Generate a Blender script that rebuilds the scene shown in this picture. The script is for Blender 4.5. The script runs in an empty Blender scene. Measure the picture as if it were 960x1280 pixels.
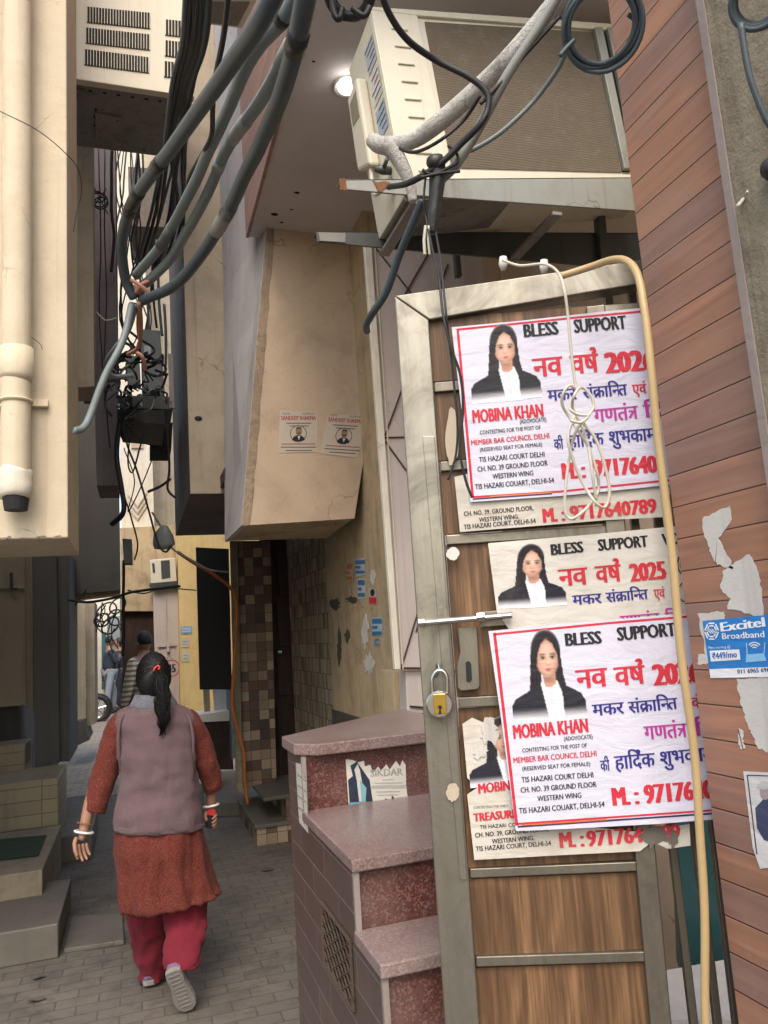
import bpy, bmesh, math, random
import numpy as np
from mathutils import Vector, Matrix, noise
random.seed(7)
S = bpy.context.scene
COL = S.collection
R = math.radians
# ------------------------------------------------------------------ camera frame
F = 950.0
def nrm(v): return v / np.linalg.norm(v)
_u = nrm(np.array([67-480., -5420-640., F]))
_a = np.array([170-480., 808-640., F]); _a = nrm(_a - _u*(_a@_u))
_r = np.cross(_a, _u)
W = np.array([_r, _a, _u])
CZ = 1.6
CAMP = np.array([0, 0, CZ])
def ray(px, py): return W @ np.array([px-480., py-640., F])
def on(px, py, **k):
    v = ray(px, py)
    if 'X' in k: t = k['X']/v[0]
    elif 'Y' in k: t = k['Y']/v[1]
    elif 'Z' in k: t = (k['Z']-CZ)/v[2]
    elif 'd' in k: t = k['d']/F
    elif 'pl' in k:
        p, n = k['pl']; t = ((p-CAMP)@n)/(v@n)
    return Vector(CAMP + v*t)
def V(*a): return Vector(a)
cd = bpy.data.cameras.new('camera'); cam = bpy.data.objects.new('camera', cd); COL.objects.link(cam)
cd.sensor_fit = 'VERTICAL'; cd.sensor_height = 36; cd.lens = 36*F/1280; cd.clip_start = 0.05; cd.clip_end = 500
M4 = Matrix.Identity(4)
for i in range(3):
    M4[i][0] = W[i][0]; M4[i][1] = -W[i][1]; M4[i][2] = -W[i][2]
M4[2][3] = CZ
cam.matrix_world = M4
S.camera = cam

# ------------------------------------------------------------------ mesh builder
ORG = {}
def settag(o, label=None, cat=None, group=None, kind=None):
    if kind: o['kind'] = kind
    if label: o['label'] = label
    if cat: o['category'] = cat
    if group: o['group'] = group
    return o
def empty(name, loc, label, cat, group=None):
    o = bpy.data.objects.new(name, None); COL.objects.link(o); o.location = loc
    o.empty_display_size = .05
    ORG[o.name] = Vector(loc)
    return settag(o, label, cat, group)
def box_uv(me):
    uv = me.uv_layers.new(name='UVMap')
    co = np.empty(len(me.vertices)*3); me.vertices.foreach_get('co', co); co = co.reshape(-1, 3)
    d = uv.data
    for p in me.polygons:
        n = p.normal; ax, ay, az = abs(n.x), abs(n.y), abs(n.z)
        for li in p.loop_indices:
            c = co[me.loops[li].vertex_index]
            if az > ax and az > ay: q = (c[0], c[1])
            elif ay >= ax: q = (c[0], c[2])
            else: q = (c[1], c[2])
            d[li].uv = q
class MB:
    def __init__(s): s.v = []; s.f = []; s.m = []; s.c = []; s.hascol = False
    def add(s, pts, faces, m=0, col=None):
        b = len(s.v); s.v += [Vector(p) for p in pts]
        for f in faces: s.f.append([b+i for i in f]); s.m.append(m); s.c.append(col)
        if col is not None: s.hascol = True
        return s
    def poly(s, pts, m=0, col=None): return s.add(pts, [list(range(len(pts)))], m, col)
    def prism(s, pts, vec, m=0, msides=None):
        n = len(pts); vec = Vector(vec)
        q = [Vector(p) for p in pts]; q2 = [p+vec for p in q]
        ms = m if msides is None else msides
        s.add(q+q2, [list(range(n))], m)
        b = len(s.v)-2*n
        s.f.append([b+2*n-1-i for i in range(n)]); s.m.append(m); s.c.append(None)
        for i in range(n):
            j = (i+1) % n; s.f.append([b+i, b+n+i, b+n+j, b+j]); s.m.append(ms); s.c.append(None)
        return s
    def box(s, x0, x1, y0, y1, z0, z1, m=0):
        return s.prism([(x0,y0,z0),(x1,y0,z0),(x1,y0,z1),(x0,y0,z1)], (0,y1-y0,0), m)
    def tube(s, pts, r, n=8, m=0, cap=True, smooth=0):
        pts = [Vector(p) for p in pts]
        rs = r if isinstance(r, (list, tuple)) else [r]*len(pts)
        if smooth:
            pts, rs = catmull(pts, rs, smooth)
        t0 = (pts[1]-pts[0]).normalized()
        up = Vector((0,0,1)) if abs(t0.z) < .9 else Vector((1,0,0))
        a = t0.cross(up).normalized(); b0 = len(s.v)
        for i, p in enumerate(pts):
            t = (pts[min(i+1, len(pts)-1)] - pts[max(i-1, 0)])
            t = t.normalized() if t.length > 1e-9 else t0
            a = (a - t*a.dot(t))
            a = a.normalized() if a.length > 1e-6 else t.orthogonal().normalized()
            b = t.cross(a)
            for k in range(n):
                th = 2*math.pi*k/n
                s.v.append(p + (a*math.cos(th)+b*math.sin(th))*rs[i])
        for i in range(len(pts)-1):
            for k in range(n):
                k2 = (k+1) % n
                s.f.append([b0+i*n+k, b0+i*n+k2, b0+(i+1)*n+k2, b0+(i+1)*n+k]); s.m.append(m); s.c.append(None)
        if cap:
            s.f.append([b0+k for k in range(n)][::-1]); s.m.append(m); s.c.append(None)
            e = b0+(len(pts)-1)*n; s.f.append([e+k for k in range(n)]); s.m.append(m); s.c.append(None)
        return s
    def rings(s, rings, m=0, cap=True):
        b0 = len(s.v); n = len(rings[0])
        for r_ in rings: s.v += [Vector(p) for p in r_]
        for i in range(len(rings)-1):
            for k in range(n):
                k2 = (k+1) % n
                s.f.append([b0+i*n+k, b0+i*n+k2, b0+(i+1)*n+k2, b0+(i+1)*n+k]); s.m.append(m); s.c.append(None)
        if cap:
            s.f.append([b0+k for k in range(n)][::-1]); s.m.append(m); s.c.append(None)
            e = b0+(len(rings)-1)*n; s.f.append([e+k for k in range(n)]); s.m.append(m); s.c.append(None)
        return s
    def ball(s, c, r, n=12, m=0, sc=(1,1,1)):
        c = Vector(c); rr = []
        for i in range(1, n):
            th = math.pi*i/n
            rr.append([c+Vector((math.sin(th)*math.cos(2*math.pi*k/(n+4))*r*sc[0], math.sin(th)*math.sin(2*math.pi*k/(n+4))*r*sc[1], math.cos(th)*r*sc[2])) for k in range(n+4)])
        return s.rings(rr, m)
    def torus(s, c, ax, R0, r, n=28, k=8, m=0, sq=(1,1)):
        ax = Vector(ax).normalized(); a = ax.orthogonal().normalized(); b = ax.cross(a)
        pts = [Vector(c)+a*math.cos(2*math.pi*i/n)*R0*sq[0]+b*math.sin(2*math.pi*i/n)*R0*sq[1] for i in range(n+1)]
        return s.tube(pts, r, k, m, cap=False)
    def build(s, name, mats, parent=None, smooth=False, bevel=0, solid=0, sub=0, fixn=True):
        if not isinstance(mats, (list, tuple)): mats = [mats]
        me = bpy.data.meshes.new(name)
        vs = s.v
        if parent is not None: org = ORG[parent.name]
        else:
            xs = [v.x for v in vs]; ys = [v.y for v in vs]; zs = [v.z for v in vs]
            org = Vector(((min(xs)+max(xs))/2, (min(ys)+max(ys))/2, min(zs)))
        me.from_pydata([v-org for v in vs], [], s.f)
        for m in mats: me.materials.append(m)
        me.polygons.foreach_set('material_index', s.m)
        if fixn and not s.hascol:
            bm = bmesh.new(); bm.from_mesh(me); bmesh.ops.recalc_face_normals(bm, faces=bm.faces); bm.to_mesh(me); bm.free()
        if s.hascol:
            ca = me.color_attributes.new('Col', 'FLOAT_COLOR', 'CORNER')
            i = 0
            for p, c in zip(me.polygons, s.c):
                c = c or (.8,.8,.8)
                for q_, li in enumerate(p.loop_indices):
                    cc = c[q_] if isinstance(c, list) else c
                    ca.data[li].color = (cc[0], cc[1], cc[2], 1)
        me.update()
        box_uv(me)
        if smooth: me.polygons.foreach_set('use_smooth', [True]*len(me.polygons))
        o = bpy.data.objects.new(name, me); COL.objects.link(o)
        if parent is not None: o.parent = parent; ORG[o.name] = org
        else: o.location = org; ORG[o.name] = org
        if solid: md = o.modifiers.new('s', 'SOLIDIFY'); md.thickness = solid; md.offset = 0
        if bevel:
            md = o.modifiers.new('b', 'BEVEL'); md.width = bevel; md.segments = 2; md.limit_method = 'ANGLE'; md.angle_limit = R(40)
            if not smooth: me.polygons.foreach_set('use_smooth', [False]*len(me.polygons))
        if sub: md = o.modifiers.new('u', 'SUBSURF'); md.levels = sub; md.render_levels = sub
        return o
def catmull(P, rs, k):
    out = []; ro = []
    n = len(P)
    for i in range(n-1):
        p0, p1, p2, p3 = P[max(i-1,0)], P[i], P[i+1], P[min(i+2,n-1)]
        for j in range(k):
            t = j/k; t2 = t*t; t3 = t2*t
            out.append(0.5*((2*p1)+(p2-p0)*t+(2*p0-5*p1+4*p2-p3)*t2+(3*p1-p0-3*p2+p3)*t3)); ro.append(rs[i]*(1-t)+rs[i+1]*t)
    out.append(P[-1]); ro.append(rs[-1]); return out, ro
def top(o, label, cat, group=None): return settag(o, label, cat, group)
def struct(o): o['kind'] = 'structure'; return o
def slab(poly, Y=None, X=None, Z=None, ext=.1, mb=None, m=0, ms=None):
    """pixel polygon on an axis plane, made solid by ext metres away from the viewer"""
    mb = mb or MB()
    k = {'Y': Y} if Y is not None else ({'X': X} if X is not None else {'Z': Z})
    vec = (0, ext, 0) if Y is not None else ((ext, 0, 0) if X is not None else (0, 0, ext))
    return mb.prism([on(px, py, **k) for px, py in poly], vec, m, ms)

# ------------------------------------------------------------------ materials
def srgb(r, g, b):
    f = lambda c: (c/255/12.92 if c/255 <= .04045 else ((c/255+.055)/1.055)**2.4)
    return (f(r), f(g), f(b))
class NT:
    def __init__(s, name):
        s.m = bpy.data.materials.new(name); s.m.use_nodes = True; s.t = s.m.node_tree
        s.p = s.t.nodes['Principled BSDF']
    def n(s, typ, **kw):
        nd = s.t.nodes.new(typ)
        for k, v in kw.items():
            if k.startswith('_'): setattr(nd, k[1:], v)
            else: nd.inputs[k if not k.startswith('i') or not k[1:].isdigit() else int(k[1:])].default_value = v
        return nd
    def l(s, a, b): s.t.links.new(a, b)
    def tc(s, out='Object'): 
        if not hasattr(s, '_tc'): s._tc = s.t.nodes.new('ShaderNodeTexCoord')
        return s._tc.outputs[out]
    def mapping(s, src, scale=(1,1,1), loc=(0,0,0), rot=(0,0,0)):
        m = s.n('ShaderNodeMapping'); m.inputs['Scale'].default_value = scale; m.inputs['Location'].default_value = loc; m.inputs['Rotation'].default_value = rot
        s.l(src, m.inputs['Vector']); return m.outputs[0]
    def noise(s, vec, scale, detail=6, rough=.6, dist=0):
        n = s.n('ShaderNodeTexNoise'); n.inputs['Scale'].default_value = scale; n.inputs['Detail'].default_value = detail
        n.inputs['Roughness'].default_value = rough; n.inputs['Distortion'].default_value = dist; s.l(vec, n.inputs['Vector']); return n.outputs['Fac']
    def ramp(s, fac, stops):
        r = s.n('ShaderNodeValToRGB'); el = r.color_ramp.elements
        while len(el) < len(stops): el.new(.5)
        for e, (p, c) in zip(el, stops):
            e.position = p; e.color = (*c, 1) if isinstance(c, tuple) else (c, c, c, 1)
        s.l(fac, r.inputs[0]); return r.outputs[0]
    def mix(s, fac, a, b, mode='MIX'):
        m = s.n('ShaderNodeMix', _data_type='RGBA', _blend_type=mode)
        for i, v in ((0, fac), (6, a), (7, b)):
            if hasattr(v, 'is_linked') or hasattr(v, 'links'): s.l(v, m.inputs[i])
            elif i == 0: m.inputs[0].default_value = v
            else: m.inputs[i].default_value = (*v, 1)
        return m.outputs[2]
    def bump(s, h, strength=.3, dist=.01, prev=None):
        b = s.n('ShaderNodeBump'); b.inputs['Strength'].default_value = strength; b.inputs['Distance'].default_value = dist
        s.l(h, b.inputs['Height'])
        if prev: s.l(prev, b.inputs['Normal'])
        return b.outputs[0]
    def out(s, col=None, rough=None, normal=None, metal=0, spec=None):
        if col is not None:
            if hasattr(col, 'links'): s.l(col, s.p.inputs['Base Color'])
            else: s.p.inputs['Base Color'].default_value = (*col, 1)
        if rough is not None:
            if hasattr(rough, 'links'): s.l(rough, s.p.inputs['Roughness'])
            else: s.p.inputs['Roughness'].default_value = rough
        if normal is not None: s.l(normal, s.p.inputs['Normal'])
        s.p.inputs['Metallic'].default_value = metal
        if spec is not None: s.p.inputs['Specular IOR Level'].default_value = spec
        return s.m
def dk(c, f): return tuple(x*f for x in c)
def weather(t, base, stain=(.09,.075,.055), amount=.5, streak=True, scale=1.0):
    """irregular grime: blotches and vertical runs with a shape of their own"""
    o = t.tc('Object')
    n1 = t.noise(o, 3.0*scale, 8, .65, .3)
    k = t.ramp(n1, [(.48, 0.0), (.72, 1.0)])
    c = t.mix(t_mul(t, k, amount), base, stain)
    if streak:
        n2 = t.noise(t.mapping(o, (9*scale, 9*scale, .7*scale)), 1.6, 6, .6)
        k2 = t.ramp(n2, [(.52, 0.0), (.74, 1.0)])
        c = t.mix(t_mul(t, k2, amount*.8), c, stain)
    n3 = t.noise(o, 38*scale, 4, .6)
    k3 = t.ramp(n3, [(.64, 0.0), (.70, 1.0)])
    c = t.mix(t_mul(t, k3, amount*.55), c, dk(stain, .7))
    return c
def t_mul(t, a, f):
    m = t.n('ShaderNodeMath', _operation='MULTIPLY'); t.l(a, m.inputs[0]); m.inputs[1].default_value = f; return m.outputs[0]
def plaster(name, col, col2=None, amount=.45, stain=(.10,.08,.06), rough=.85, bump=.25, scale=1.0, streak=True, metal=0):
    t = NT(name); o = t.tc('Object'); col2 = col2 or dk(col, .82)
    c = t.mix(t.noise(o, 1.7*scale, 5), col, col2)
    c = weather(t, c, stain, amount, streak, scale)
    wp_ = t.n('ShaderNodeTexNoise'); wp_.inputs['Scale'].default_value = 3; wp_.inputs['Detail'].default_value = 4; t.l(o, wp_.inputs['Vector'])
    vm = t.n('ShaderNodeMix', _data_type='RGBA'); vm.inputs[0].default_value = .35; t.l(o, vm.inputs[6]); t.l(wp_.outputs['Color'], vm.inputs[7])
    cr = t.n('ShaderNodeTexVoronoi', _feature='DISTANCE_TO_EDGE'); cr.inputs['Scale'].default_value = 2.3; t.l(vm.outputs[2], cr.inputs['Vector'])
    ck = t.ramp(cr.outputs[0], [(0, 1.0), (.007, 0.0)]); mk = t.ramp(t.noise(o, 1.9, 3), [(.50, 0.0), (.58, 1.0)])
    mm = t.n('ShaderNodeMath', _operation='MULTIPLY'); t.l(ck, mm.inputs[0]); t.l(mk, mm.inputs[1])
    c = t.mix(t_mul(t, mm.outputs[0], min(1, amount*1.6)), c, dk(stain, .6))
    big = t.ramp(t.noise(o, .9*scale, 7, .7, .8), [(.42, 0.0), (.62, 1.0)]); c = t.mix(t_mul(t, big, min(.5, amount*.7)), c, dk(col, .62))
    drip = t.noise(t.mapping(o, (26*scale, 26*scale, .55*scale)), 1.1, 5, .55); dr = t.ramp(drip, [(.60, 0.0), (.68, 1.0)]); c = t.mix(t_mul(t, dr, amount*.55*(1 if streak else .12)), c, stain)
    f = t.noise(o, 55*scale, 6, .7); g = t.noise(o, 6*scale, 4)
    nb = t.bump(g, bump*.9, .02); nb = t.bump(f, bump, .006, nb)
    return t.out(c, rough, nb, metal)
def plain(name, col, rough=.6, metal=0, var=.15, bump=.05, scale=20, spec=None):
    t = NT(name); o = t.tc('Object'); n = t.noise(o, scale, 5)
    c = t.mix(n, dk(col, 1-var), dk(col, 1+var))
    d = t.ramp(t.noise(o, scale*.35, 6, .7), [(.5, 0.0), (.8, 1.0)])
    c = t.mix(t_mul(t, d, .35), c, dk(col, .5))
    return t.out(c, rough, t.bump(n, bump, .01), metal, spec)
def floorsnap(t, sx, sy):
    m = t.mapping(t.tc('UV'), (1/sx, 1/sy, 1)); f = t.n('ShaderNodeVectorMath', _operation='FLOOR'); t.l(m, f.inputs[0])
    w = t.n('ShaderNodeTexWhiteNoise', _noise_dimensions='2D'); t.l(f.outputs[0], w.inputs['Vector']); return w.outputs['Value'], m
def brick(name, c1, c2, mortar, bw, bh, ms=.004, offset=.5, rough=.8, dirt=.4, bumpd=.004, stain=(.05,.045,.04), grain=None, metal=0, rot=0, spec=None):
    t = NT(name); uv = t.tc('UV')
    if rot: uv = t.mapping(uv, rot=(0,0,rot))
    b = t.n('ShaderNodeTexBrick', _offset=offset, _offset_frequency=2)
    t.l(uv, b.inputs['Vector'])
    b.inputs['Color1'].default_value = (*c1,1); b.inputs['Color2'].default_value = (*c2,1); b.inputs['Mortar'].default_value = (*mortar,1)
    b.inputs['Scale'].default_value = 1; b.inputs['Mortar Size'].default_value = ms; b.inputs['Brick Width'].default_value = bw; b.inputs['Row Height'].default_value = bh
    b.inputs['Mortar Smooth'].default_value = .15
    c = b.outputs['Color']
    if grain:
        g = t.noise(t.mapping(uv, grain), 1, 6, .65, .4)
        c = t.mix(t.ramp(g, [(.3, 0.0), (.75, .75)]), c, dk(c1, .35))
    c = weather(t, c, stain, dirt, True)
    f = t.n('ShaderNodeMath', _operation='MULTIPLY'); t.l(b.outputs['Fac'], f.inputs[0]); f.inputs[1].default_value = -1
    nb = t.bump(f.outputs[0], .8, bumpd); nb = t.bump(t.noise(t.tc('Object'), 60, 5, .7), .2, .004, nb)
    return t.out(c, rough, nb, metal, spec)
def mosaic(name, stops, sx, sy, dirt=.3, rough=.5, relief=.01):
    t = NT(name); w, m = floorsnap(t, sx, sy)
    c = t.ramp(w, stops); bk = t.n('ShaderNodeTexBrick', _offset=0.0); t.l(t.tc('UV'), bk.inputs['Vector'])
    bk.inputs['Scale'].default_value = 1; bk.inputs['Mortar Size'].default_value = .002; bk.inputs['Brick Width'].default_value = sx; bk.inputs['Row Height'].default_value = sy
    c = t.mix(bk.outputs['Fac'], c, (.02,.018,.015)); c = weather(t, c, (.03,.025,.02), dirt)
    return t.out(c, rough, t.bump(w, .6, relief))
def granite(name, base, dark, light, rough=.35, dust=.25):
    t = NT(name); o = t.tc('Object')
    v = t.n('ShaderNodeTexVoronoi'); v.inputs['Scale'].default_value = 230; t.l(o, v.inputs['Vector'])
    sp = t.n('ShaderNodeSeparateColor'); t.l(v.outputs['Color'], sp.inputs[0])
    c = t.ramp(sp.outputs[0], [(.0, dark), (.3, base), (.75, base), (.8, light), (1, light)])
    c = t.mix(t.ramp(t.noise(o, 4, 6, .7), [(.4, 0.0), (.75, dust)]), c, (.3,.27,.25))
    v2 = t.ramp(t.noise(o, 2.2, 7, .75, .5), [(.35, .25), (.65, .75)])
    return t.out(c, v2 if rough is None else rough, t.bump(t.noise(o, 90, 4), .06, .003))
def steel(name, col=(.42,.40,.36), rough=.33):
    t = NT(name); o = t.tc('Object')
    br = t.noise(t.mapping(o, (60, 60, 2.2)), 1, 5, .6)
    c = t.mix(br, dk(col, .62), col)
    sm = t.noise(o, 5.5, 7, .7, 1.2); k = t.ramp(sm, [(.42, 0.0), (.68, .85)])
    c = t.mix(k, c, (.13,.12,.10))
    sp = t.ramp(t.noise(o, 60, 5, .7), [(.62, 0.0), (.72, .7)]); c = t.mix(sp, c, (.20,.15,.09))
    rr = t.ramp(sm, [(.35, rough), (.7, .62)])
    return t.out(c, rr, t.bump(br, .08, .002), .85)
def wood(name, c1, c2, sx=30, sy=2.0, rough=.5, contrast=1.0, horiz=False, dirt=.2):
    t = NT(name); uv = t.tc('UV'); fl = (lambda a, b: (b, a, 1)) if horiz else (lambda a, b: (a, b, 1))
    warp = t.noise(t.mapping(uv, fl(3.6, 1.5)), 1, 3, .45, 1.1)
    m = t.n('ShaderNodeMath', _operation='MULTIPLY'); t.l(warp, m.inputs[0]); m.inputs[1].default_value = 34
    sn = t.n('ShaderNodeMath', _operation='SINE'); t.l(m.outputs[0], sn.inputs[0])
    k1 = t.ramp(sn.outputs[0], [(0, .0), (.45, .25), (.95, 1.0)])
    f = t.noise(t.mapping(uv, fl(sx*3, sy*1.5)), 1, 6, .7)
    g = t.noise(t.mapping(uv, fl(sx*.35, sy*.5)), 1, 4, .6)
    c = t.mix(k1, c2, c1); c = t.mix(t.ramp(g, [(.35, 0.0), (.7, .7)]), c, dk(c1, 1.25)); c = t.mix(t.ramp(f, [(.40, .75*contrast), (.60, 0.0)]), c, dk(c2, .5))
    c = weather(t, c, dk(c2, .4), dirt)
    return t.out(c, rough, t.bump(f, .15, .0015), 0, .35)
def planks(name, stops, bh):
    t = NT(name); uv = t.tc('UV'); sp = t.n('ShaderNodeSeparateXYZ'); t.l(uv, sp.inputs[0])
    d = t.n('ShaderNodeMath', _operation='DIVIDE'); t.l(sp.outputs[1], d.inputs[0]); d.inputs[1].default_value = bh
    fl = t.n('ShaderNodeMath', _operation='FLOOR'); t.l(d.outputs[0], fl.inputs[0]); fr = t.n('ShaderNodeMath', _operation='FRACT'); t.l(d.outputs[0], fr.inputs[0])
    wn = t.n('ShaderNodeTexWhiteNoise', _noise_dimensions='1D'); t.l(fl.outputs[0], wn.inputs['W'])
    c = t.ramp(wn.outputs['Value'], stops)
    cb = t.n('ShaderNodeCombineXYZ'); t.l(sp.outputs[0], cb.inputs[0]); t.l(sp.outputs[1], cb.inputs[1]); t.l(wn.outputs['Value'], cb.inputs[2])
    g = t.noise(t.mapping(cb.outputs[0], (2.2, 34, 9)), 1, 6, .62, .8)
    c = t.mix(t.ramp(g, [(.35, 0.0), (.75, .6)]), c, (.13,.065,.05))
    g2 = t.noise(t.mapping(cb.outputs[0], (5, 10, 7)), 1, 4, .5); c = t.mix(t.ramp(g2, [(.5, 0.0), (.8, .45)]), c, (.24,.17,.16))
    c = weather(t, c, (.30,.25,.22), .18); gv = t.ramp(fr.outputs[0], [(0, .15), (.018, .15), (.04, 1.0), (.97, 1.0), (1, .75)])
    c = t.mix(gv, (.035,.017,.014), c)
    return t.out(c, .42, t.bump(g, .08, .002, t.bump(gv, .8, .004)), 0, .4)
def cloth(name, c1, c2, scale=260, rough=.95, knit=False, motif=None):
    t = NT(name); o = t.tc('Object')
    n = t.noise(o, 9, 5, .6); f = t.noise(o, scale, 3, .6)
    c = t.mix(n, c1, c2); c = t.mix(t.ramp(f, [(.35, .35), (.65, 0.0)]), c, dk(c1, .4))
    if motif:
        v = t.n('ShaderNodeTexVoronoi', _feature='DISTANCE_TO_EDGE'); v.inputs['Scale'].default_value = 46; t.l(t.mapping(o, rot=(0,0,.4)), v.inputs['Vector'])
        nn = t.noise(o, 70, 3, .5, 2.5)
        k = t.ramp(nn, [(.49, 0.0), (.53, .65), (.57, .0)])
        c = t.mix(k, c, motif)
        k = t.ramp(v.outputs[0], [(.0, .45), (.05, 0.0)]); c = t.mix(k, c, dk(c1, .45))
    if knit:
        wv = t.n('ShaderNodeTexWave', _bands_direction='X'); wv.inputs['Scale'].default_value = 75; wv.inputs['Distortion'].default_value = 1.2; t.l(o, wv.inputs['Vector'])
        h = wv.outputs['Fac']; nb = t.bump(h, .35, .004); nb = t.bump(f, .4, .003, nb)
    else: nb = t.bump(f, .3, .002)
    nb = t.bump(t.noise(t.mapping(o, (14, 14, 4)), 1, 3, .5, .6), .35, .03, nb)
    t.p.inputs['Sheen Weight'].default_value = .04
    return t.out(c, rough, nb, 0, .15)
def emit(name, col, s):
    t = NT(name); t.p.inputs['Emission Color'].default_value = (*col,1); t.p.inputs['Emission Strength'].default_value = s; return t.out(col, .5)
def printmat(name, dirt=.0, rough=.6, bump=.25):
    t = NT(name); a = t.n('ShaderNodeVertexColor', _layer_name='Col'); o = t.tc('Object')
    c = a.outputs['Color']
    if dirt:
        c = t.mix(t.ramp(t.noise(o, 9, 7, .7), [(.5, 0.0), (.75, dirt)]), c, (.22,.17,.11), 'MULTIPLY' if False else 'MIX')
    nb = t.bump(t.noise(t.mapping(o, (3, 3, 8)), 3, 4, .5, 1.0), bump, .02)
    return t.out(c, rough, nb, 0, .3)
# ------------------------------------------------------------------ palette
M = {}
M['cream'] = plaster('cream_paint', (.66,.56,.41), (.60,.51,.38), .34, (.30,.22,.13))
M['cream_b'] = plaster('cream_plaster_worn', (.50,.42,.31), (.42,.35,.27), .4, (.16,.12,.09))
M['tan'] = plaster('tan_plaster', (.57,.44,.32), (.48,.36,.26), .42, (.22,.15,.10), streak=False)
M['tan_w'] = plaster('ochre_plaster_grimy', (.56,.43,.26), (.44,.34,.22), .55, (.10,.07,.05), scale=1.3)
M['lilac'] = plaster('pale_lilac_paint', (.54,.51,.52), (.48,.46,.47), .32, (.2,.17,.15))
M['soffit'] = plaster('mauve_ceiling_paint', (.68,.63,.62), (.62,.57,.56), .12, (.2,.16,.14), streak=False)
M['grey'] = plaster('dark_grey_paint', (.12,.115,.11), (.095,.09,.085), .3, (.05,.045,.04))
M['purple'] = plaster('mauve_grey_plaster', (.24,.20,.21), (.19,.16,.17), .5, (.07,.06,.06))
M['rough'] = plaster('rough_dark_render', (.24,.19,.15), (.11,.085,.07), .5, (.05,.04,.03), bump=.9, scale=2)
M['concrete'] = plaster('raw_concrete', (.29,.25,.18), (.20,.17,.12), .75, (.10,.075,.05), bump=.6, scale=3)
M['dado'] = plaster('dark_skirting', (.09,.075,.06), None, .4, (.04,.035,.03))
M['yellow'] = plaster('yellow_paint', (.74,.54,.24), (.68,.48,.20), .3, (.3,.18,.08))
M['white_w'] = plaster('whitewash', (.72,.66,.55), (.62,.57,.48), .3, (.3,.24,.17))
M['pink'] = plaster('pale_pink_enamel', (.55,.47,.44), (.50,.43,.40), .2, (.2,.15,.12), rough=.5, bump=.08)
M['brown_door'] = wood('dark_brown_door', (.06,.03,.022), (.035,.018,.013))
M['beige_door'] = plaster('beige_metal_paint', (.30,.26,.19), None, .3, (.12,.1,.07), rough=.5)
M['acw'] = plaster('yellowed_ac_enamel', (.70,.65,.52), (.66,.60,.47), .14, (.25,.2,.13), rough=.45, bump=.05)
M['acmetal'] = plaster('dirty_galvanised', (.30,.28,.25), (.24,.22,.20), .6, (.08,.065,.05), rough=.5, bump=.1, metal=.3)
M['pale_steel'] = plaster('painted_bracket', (.34,.34,.30), None, .4, (.14,.10,.06), rough=.5, bump=.1, metal=.3)
M['dark_steel'] = plaster('dark_bracket', (.09,.095,.09), None, .4, (.05,.04,.03), rough=.45, bump=.1, metal=.4)
M['vent'] = plaster('dark_brown_iron', (.07,.045,.03), None, .4, (.03,.02,.015))  # mottled dark brown, much deeper than the rust tone
M['rust'] = plaster('rust', (.25,.10,.04), None, .5, (.08,.04,.02))
M['black'] = plain('black_rubber', (.018,.018,.02), .55)
M['darkhole'] = plain('dark_void', (.012,.012,.012), .8)
M['cab_grey'] = plain('blue_grey_sheath', (.17,.205,.21), .5, var=.2, scale=8)
M['cab_dark'] = plain('dark_blue_sheath', (.055,.075,.09), .5, var=.2)
M['cab_pale'] = plain('pale_grey_sheath', (.26,.27,.25), .55)
M['orange'] = plain('orange_sheath', (.42,.13,.03), .5)
M['hose'] = plain('amber_hose', (.50,.36,.18), .4, var=.08, scale=12)
M['whitecab'] = plain('dirty_white_sheath', (.60,.56,.47), .5)
M['foil'] = plaster('wrapped_insulation', (.74,.72,.68), (.58,.56,.52), .35, (.18,.15,.12), bump=1.0, scale=5)
M['tape'] = plain('black_tape', (.02,.02,.022), .4, bump=.4)
M['strap'] = plain('pink_brown_cloth', (.40,.20,.14), .9)
M['steel'] = steel('brushed_steel', (.36,.335,.28), .3)
M['steel_d'] = steel('brushed_steel_dull', (.30,.27,.22), .38)
M['chrome'] = plain('chrome', (.55,.53,.50), .22, 1.0, bump=.02)
M['brass'] = plain('brass', (.55,.36,.08), .3, 1.0)
M['wood'] = wood('walnut_laminate', (.235,.130,.064), (.11,.058,.030), 30, 2.0)
M['wood2'] = wood('oak_laminate', (.42,.25,.12), (.33,.18,.08), 12, .7, contrast=.5)
M['granite'] = granite('red_granite', (.105,.036,.030), (.045,.018,.016), (.19,.085,.07))
M['granite_t'] = granite('red_granite_polished_top', (.20,.135,.125), (.14,.09,.085), (.28,.20,.185), .3, .45)
M['slabedge'] = plaster('granite_slab_edge', (.30,.25,.23), None, .3)
M['tile_side'] = brick('maroon_wall_tile', (.080,.052,.044), (.105,.068,.058), (.17,.155,.14), .30, .085, .0022, .5, .4, .35, .003)
M['tile_beige'] = brick('beige_wall_tile', (.30,.25,.16), (.26,.21,.14), (.12,.10,.07), .40, .10, .003, 0, .4, .3, .002)
M['paving'] = brick('block_paving', (.145,.127,.108), (.122,.108,.093), (.085,.075,.064), .19, .095, .004, .5, .8, .8, .004)
M['stone'] = plaster('worn_step_stone', (.155,.138,.115), (.115,.103,.087), .5, (.07,.06,.05), rough=.6)
M['stone_l'] = plaster('pale_speckled_stone', (.29,.245,.175), (.20,.165,.12), .6, (.09,.07,.05), scale=3)
M['plank'] = planks('red_brown_cladding', [(0,(.35,.18,.115)),(.35,(.41,.20,.12)),(.6,(.30,.165,.12)),(1,(.27,.16,.13))], .062)
M['plank2'] = brick('pink_brown_cladding', (.44,.26,.21), (.38,.22,.18), (.2,.08,.06), 2.4, .16, .003, .37, .45, .12, .003, (.2,.1,.08), (1.2, 16, 1))
M['mosaic'] = mosaic('brown_mosaic_tile', [(0,(.06,.035,.03)),(.3,(.22,.15,.10)),(.6,(.40,.31,.22)),(.85,(.12,.06,.045))], .085, .085)
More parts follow.
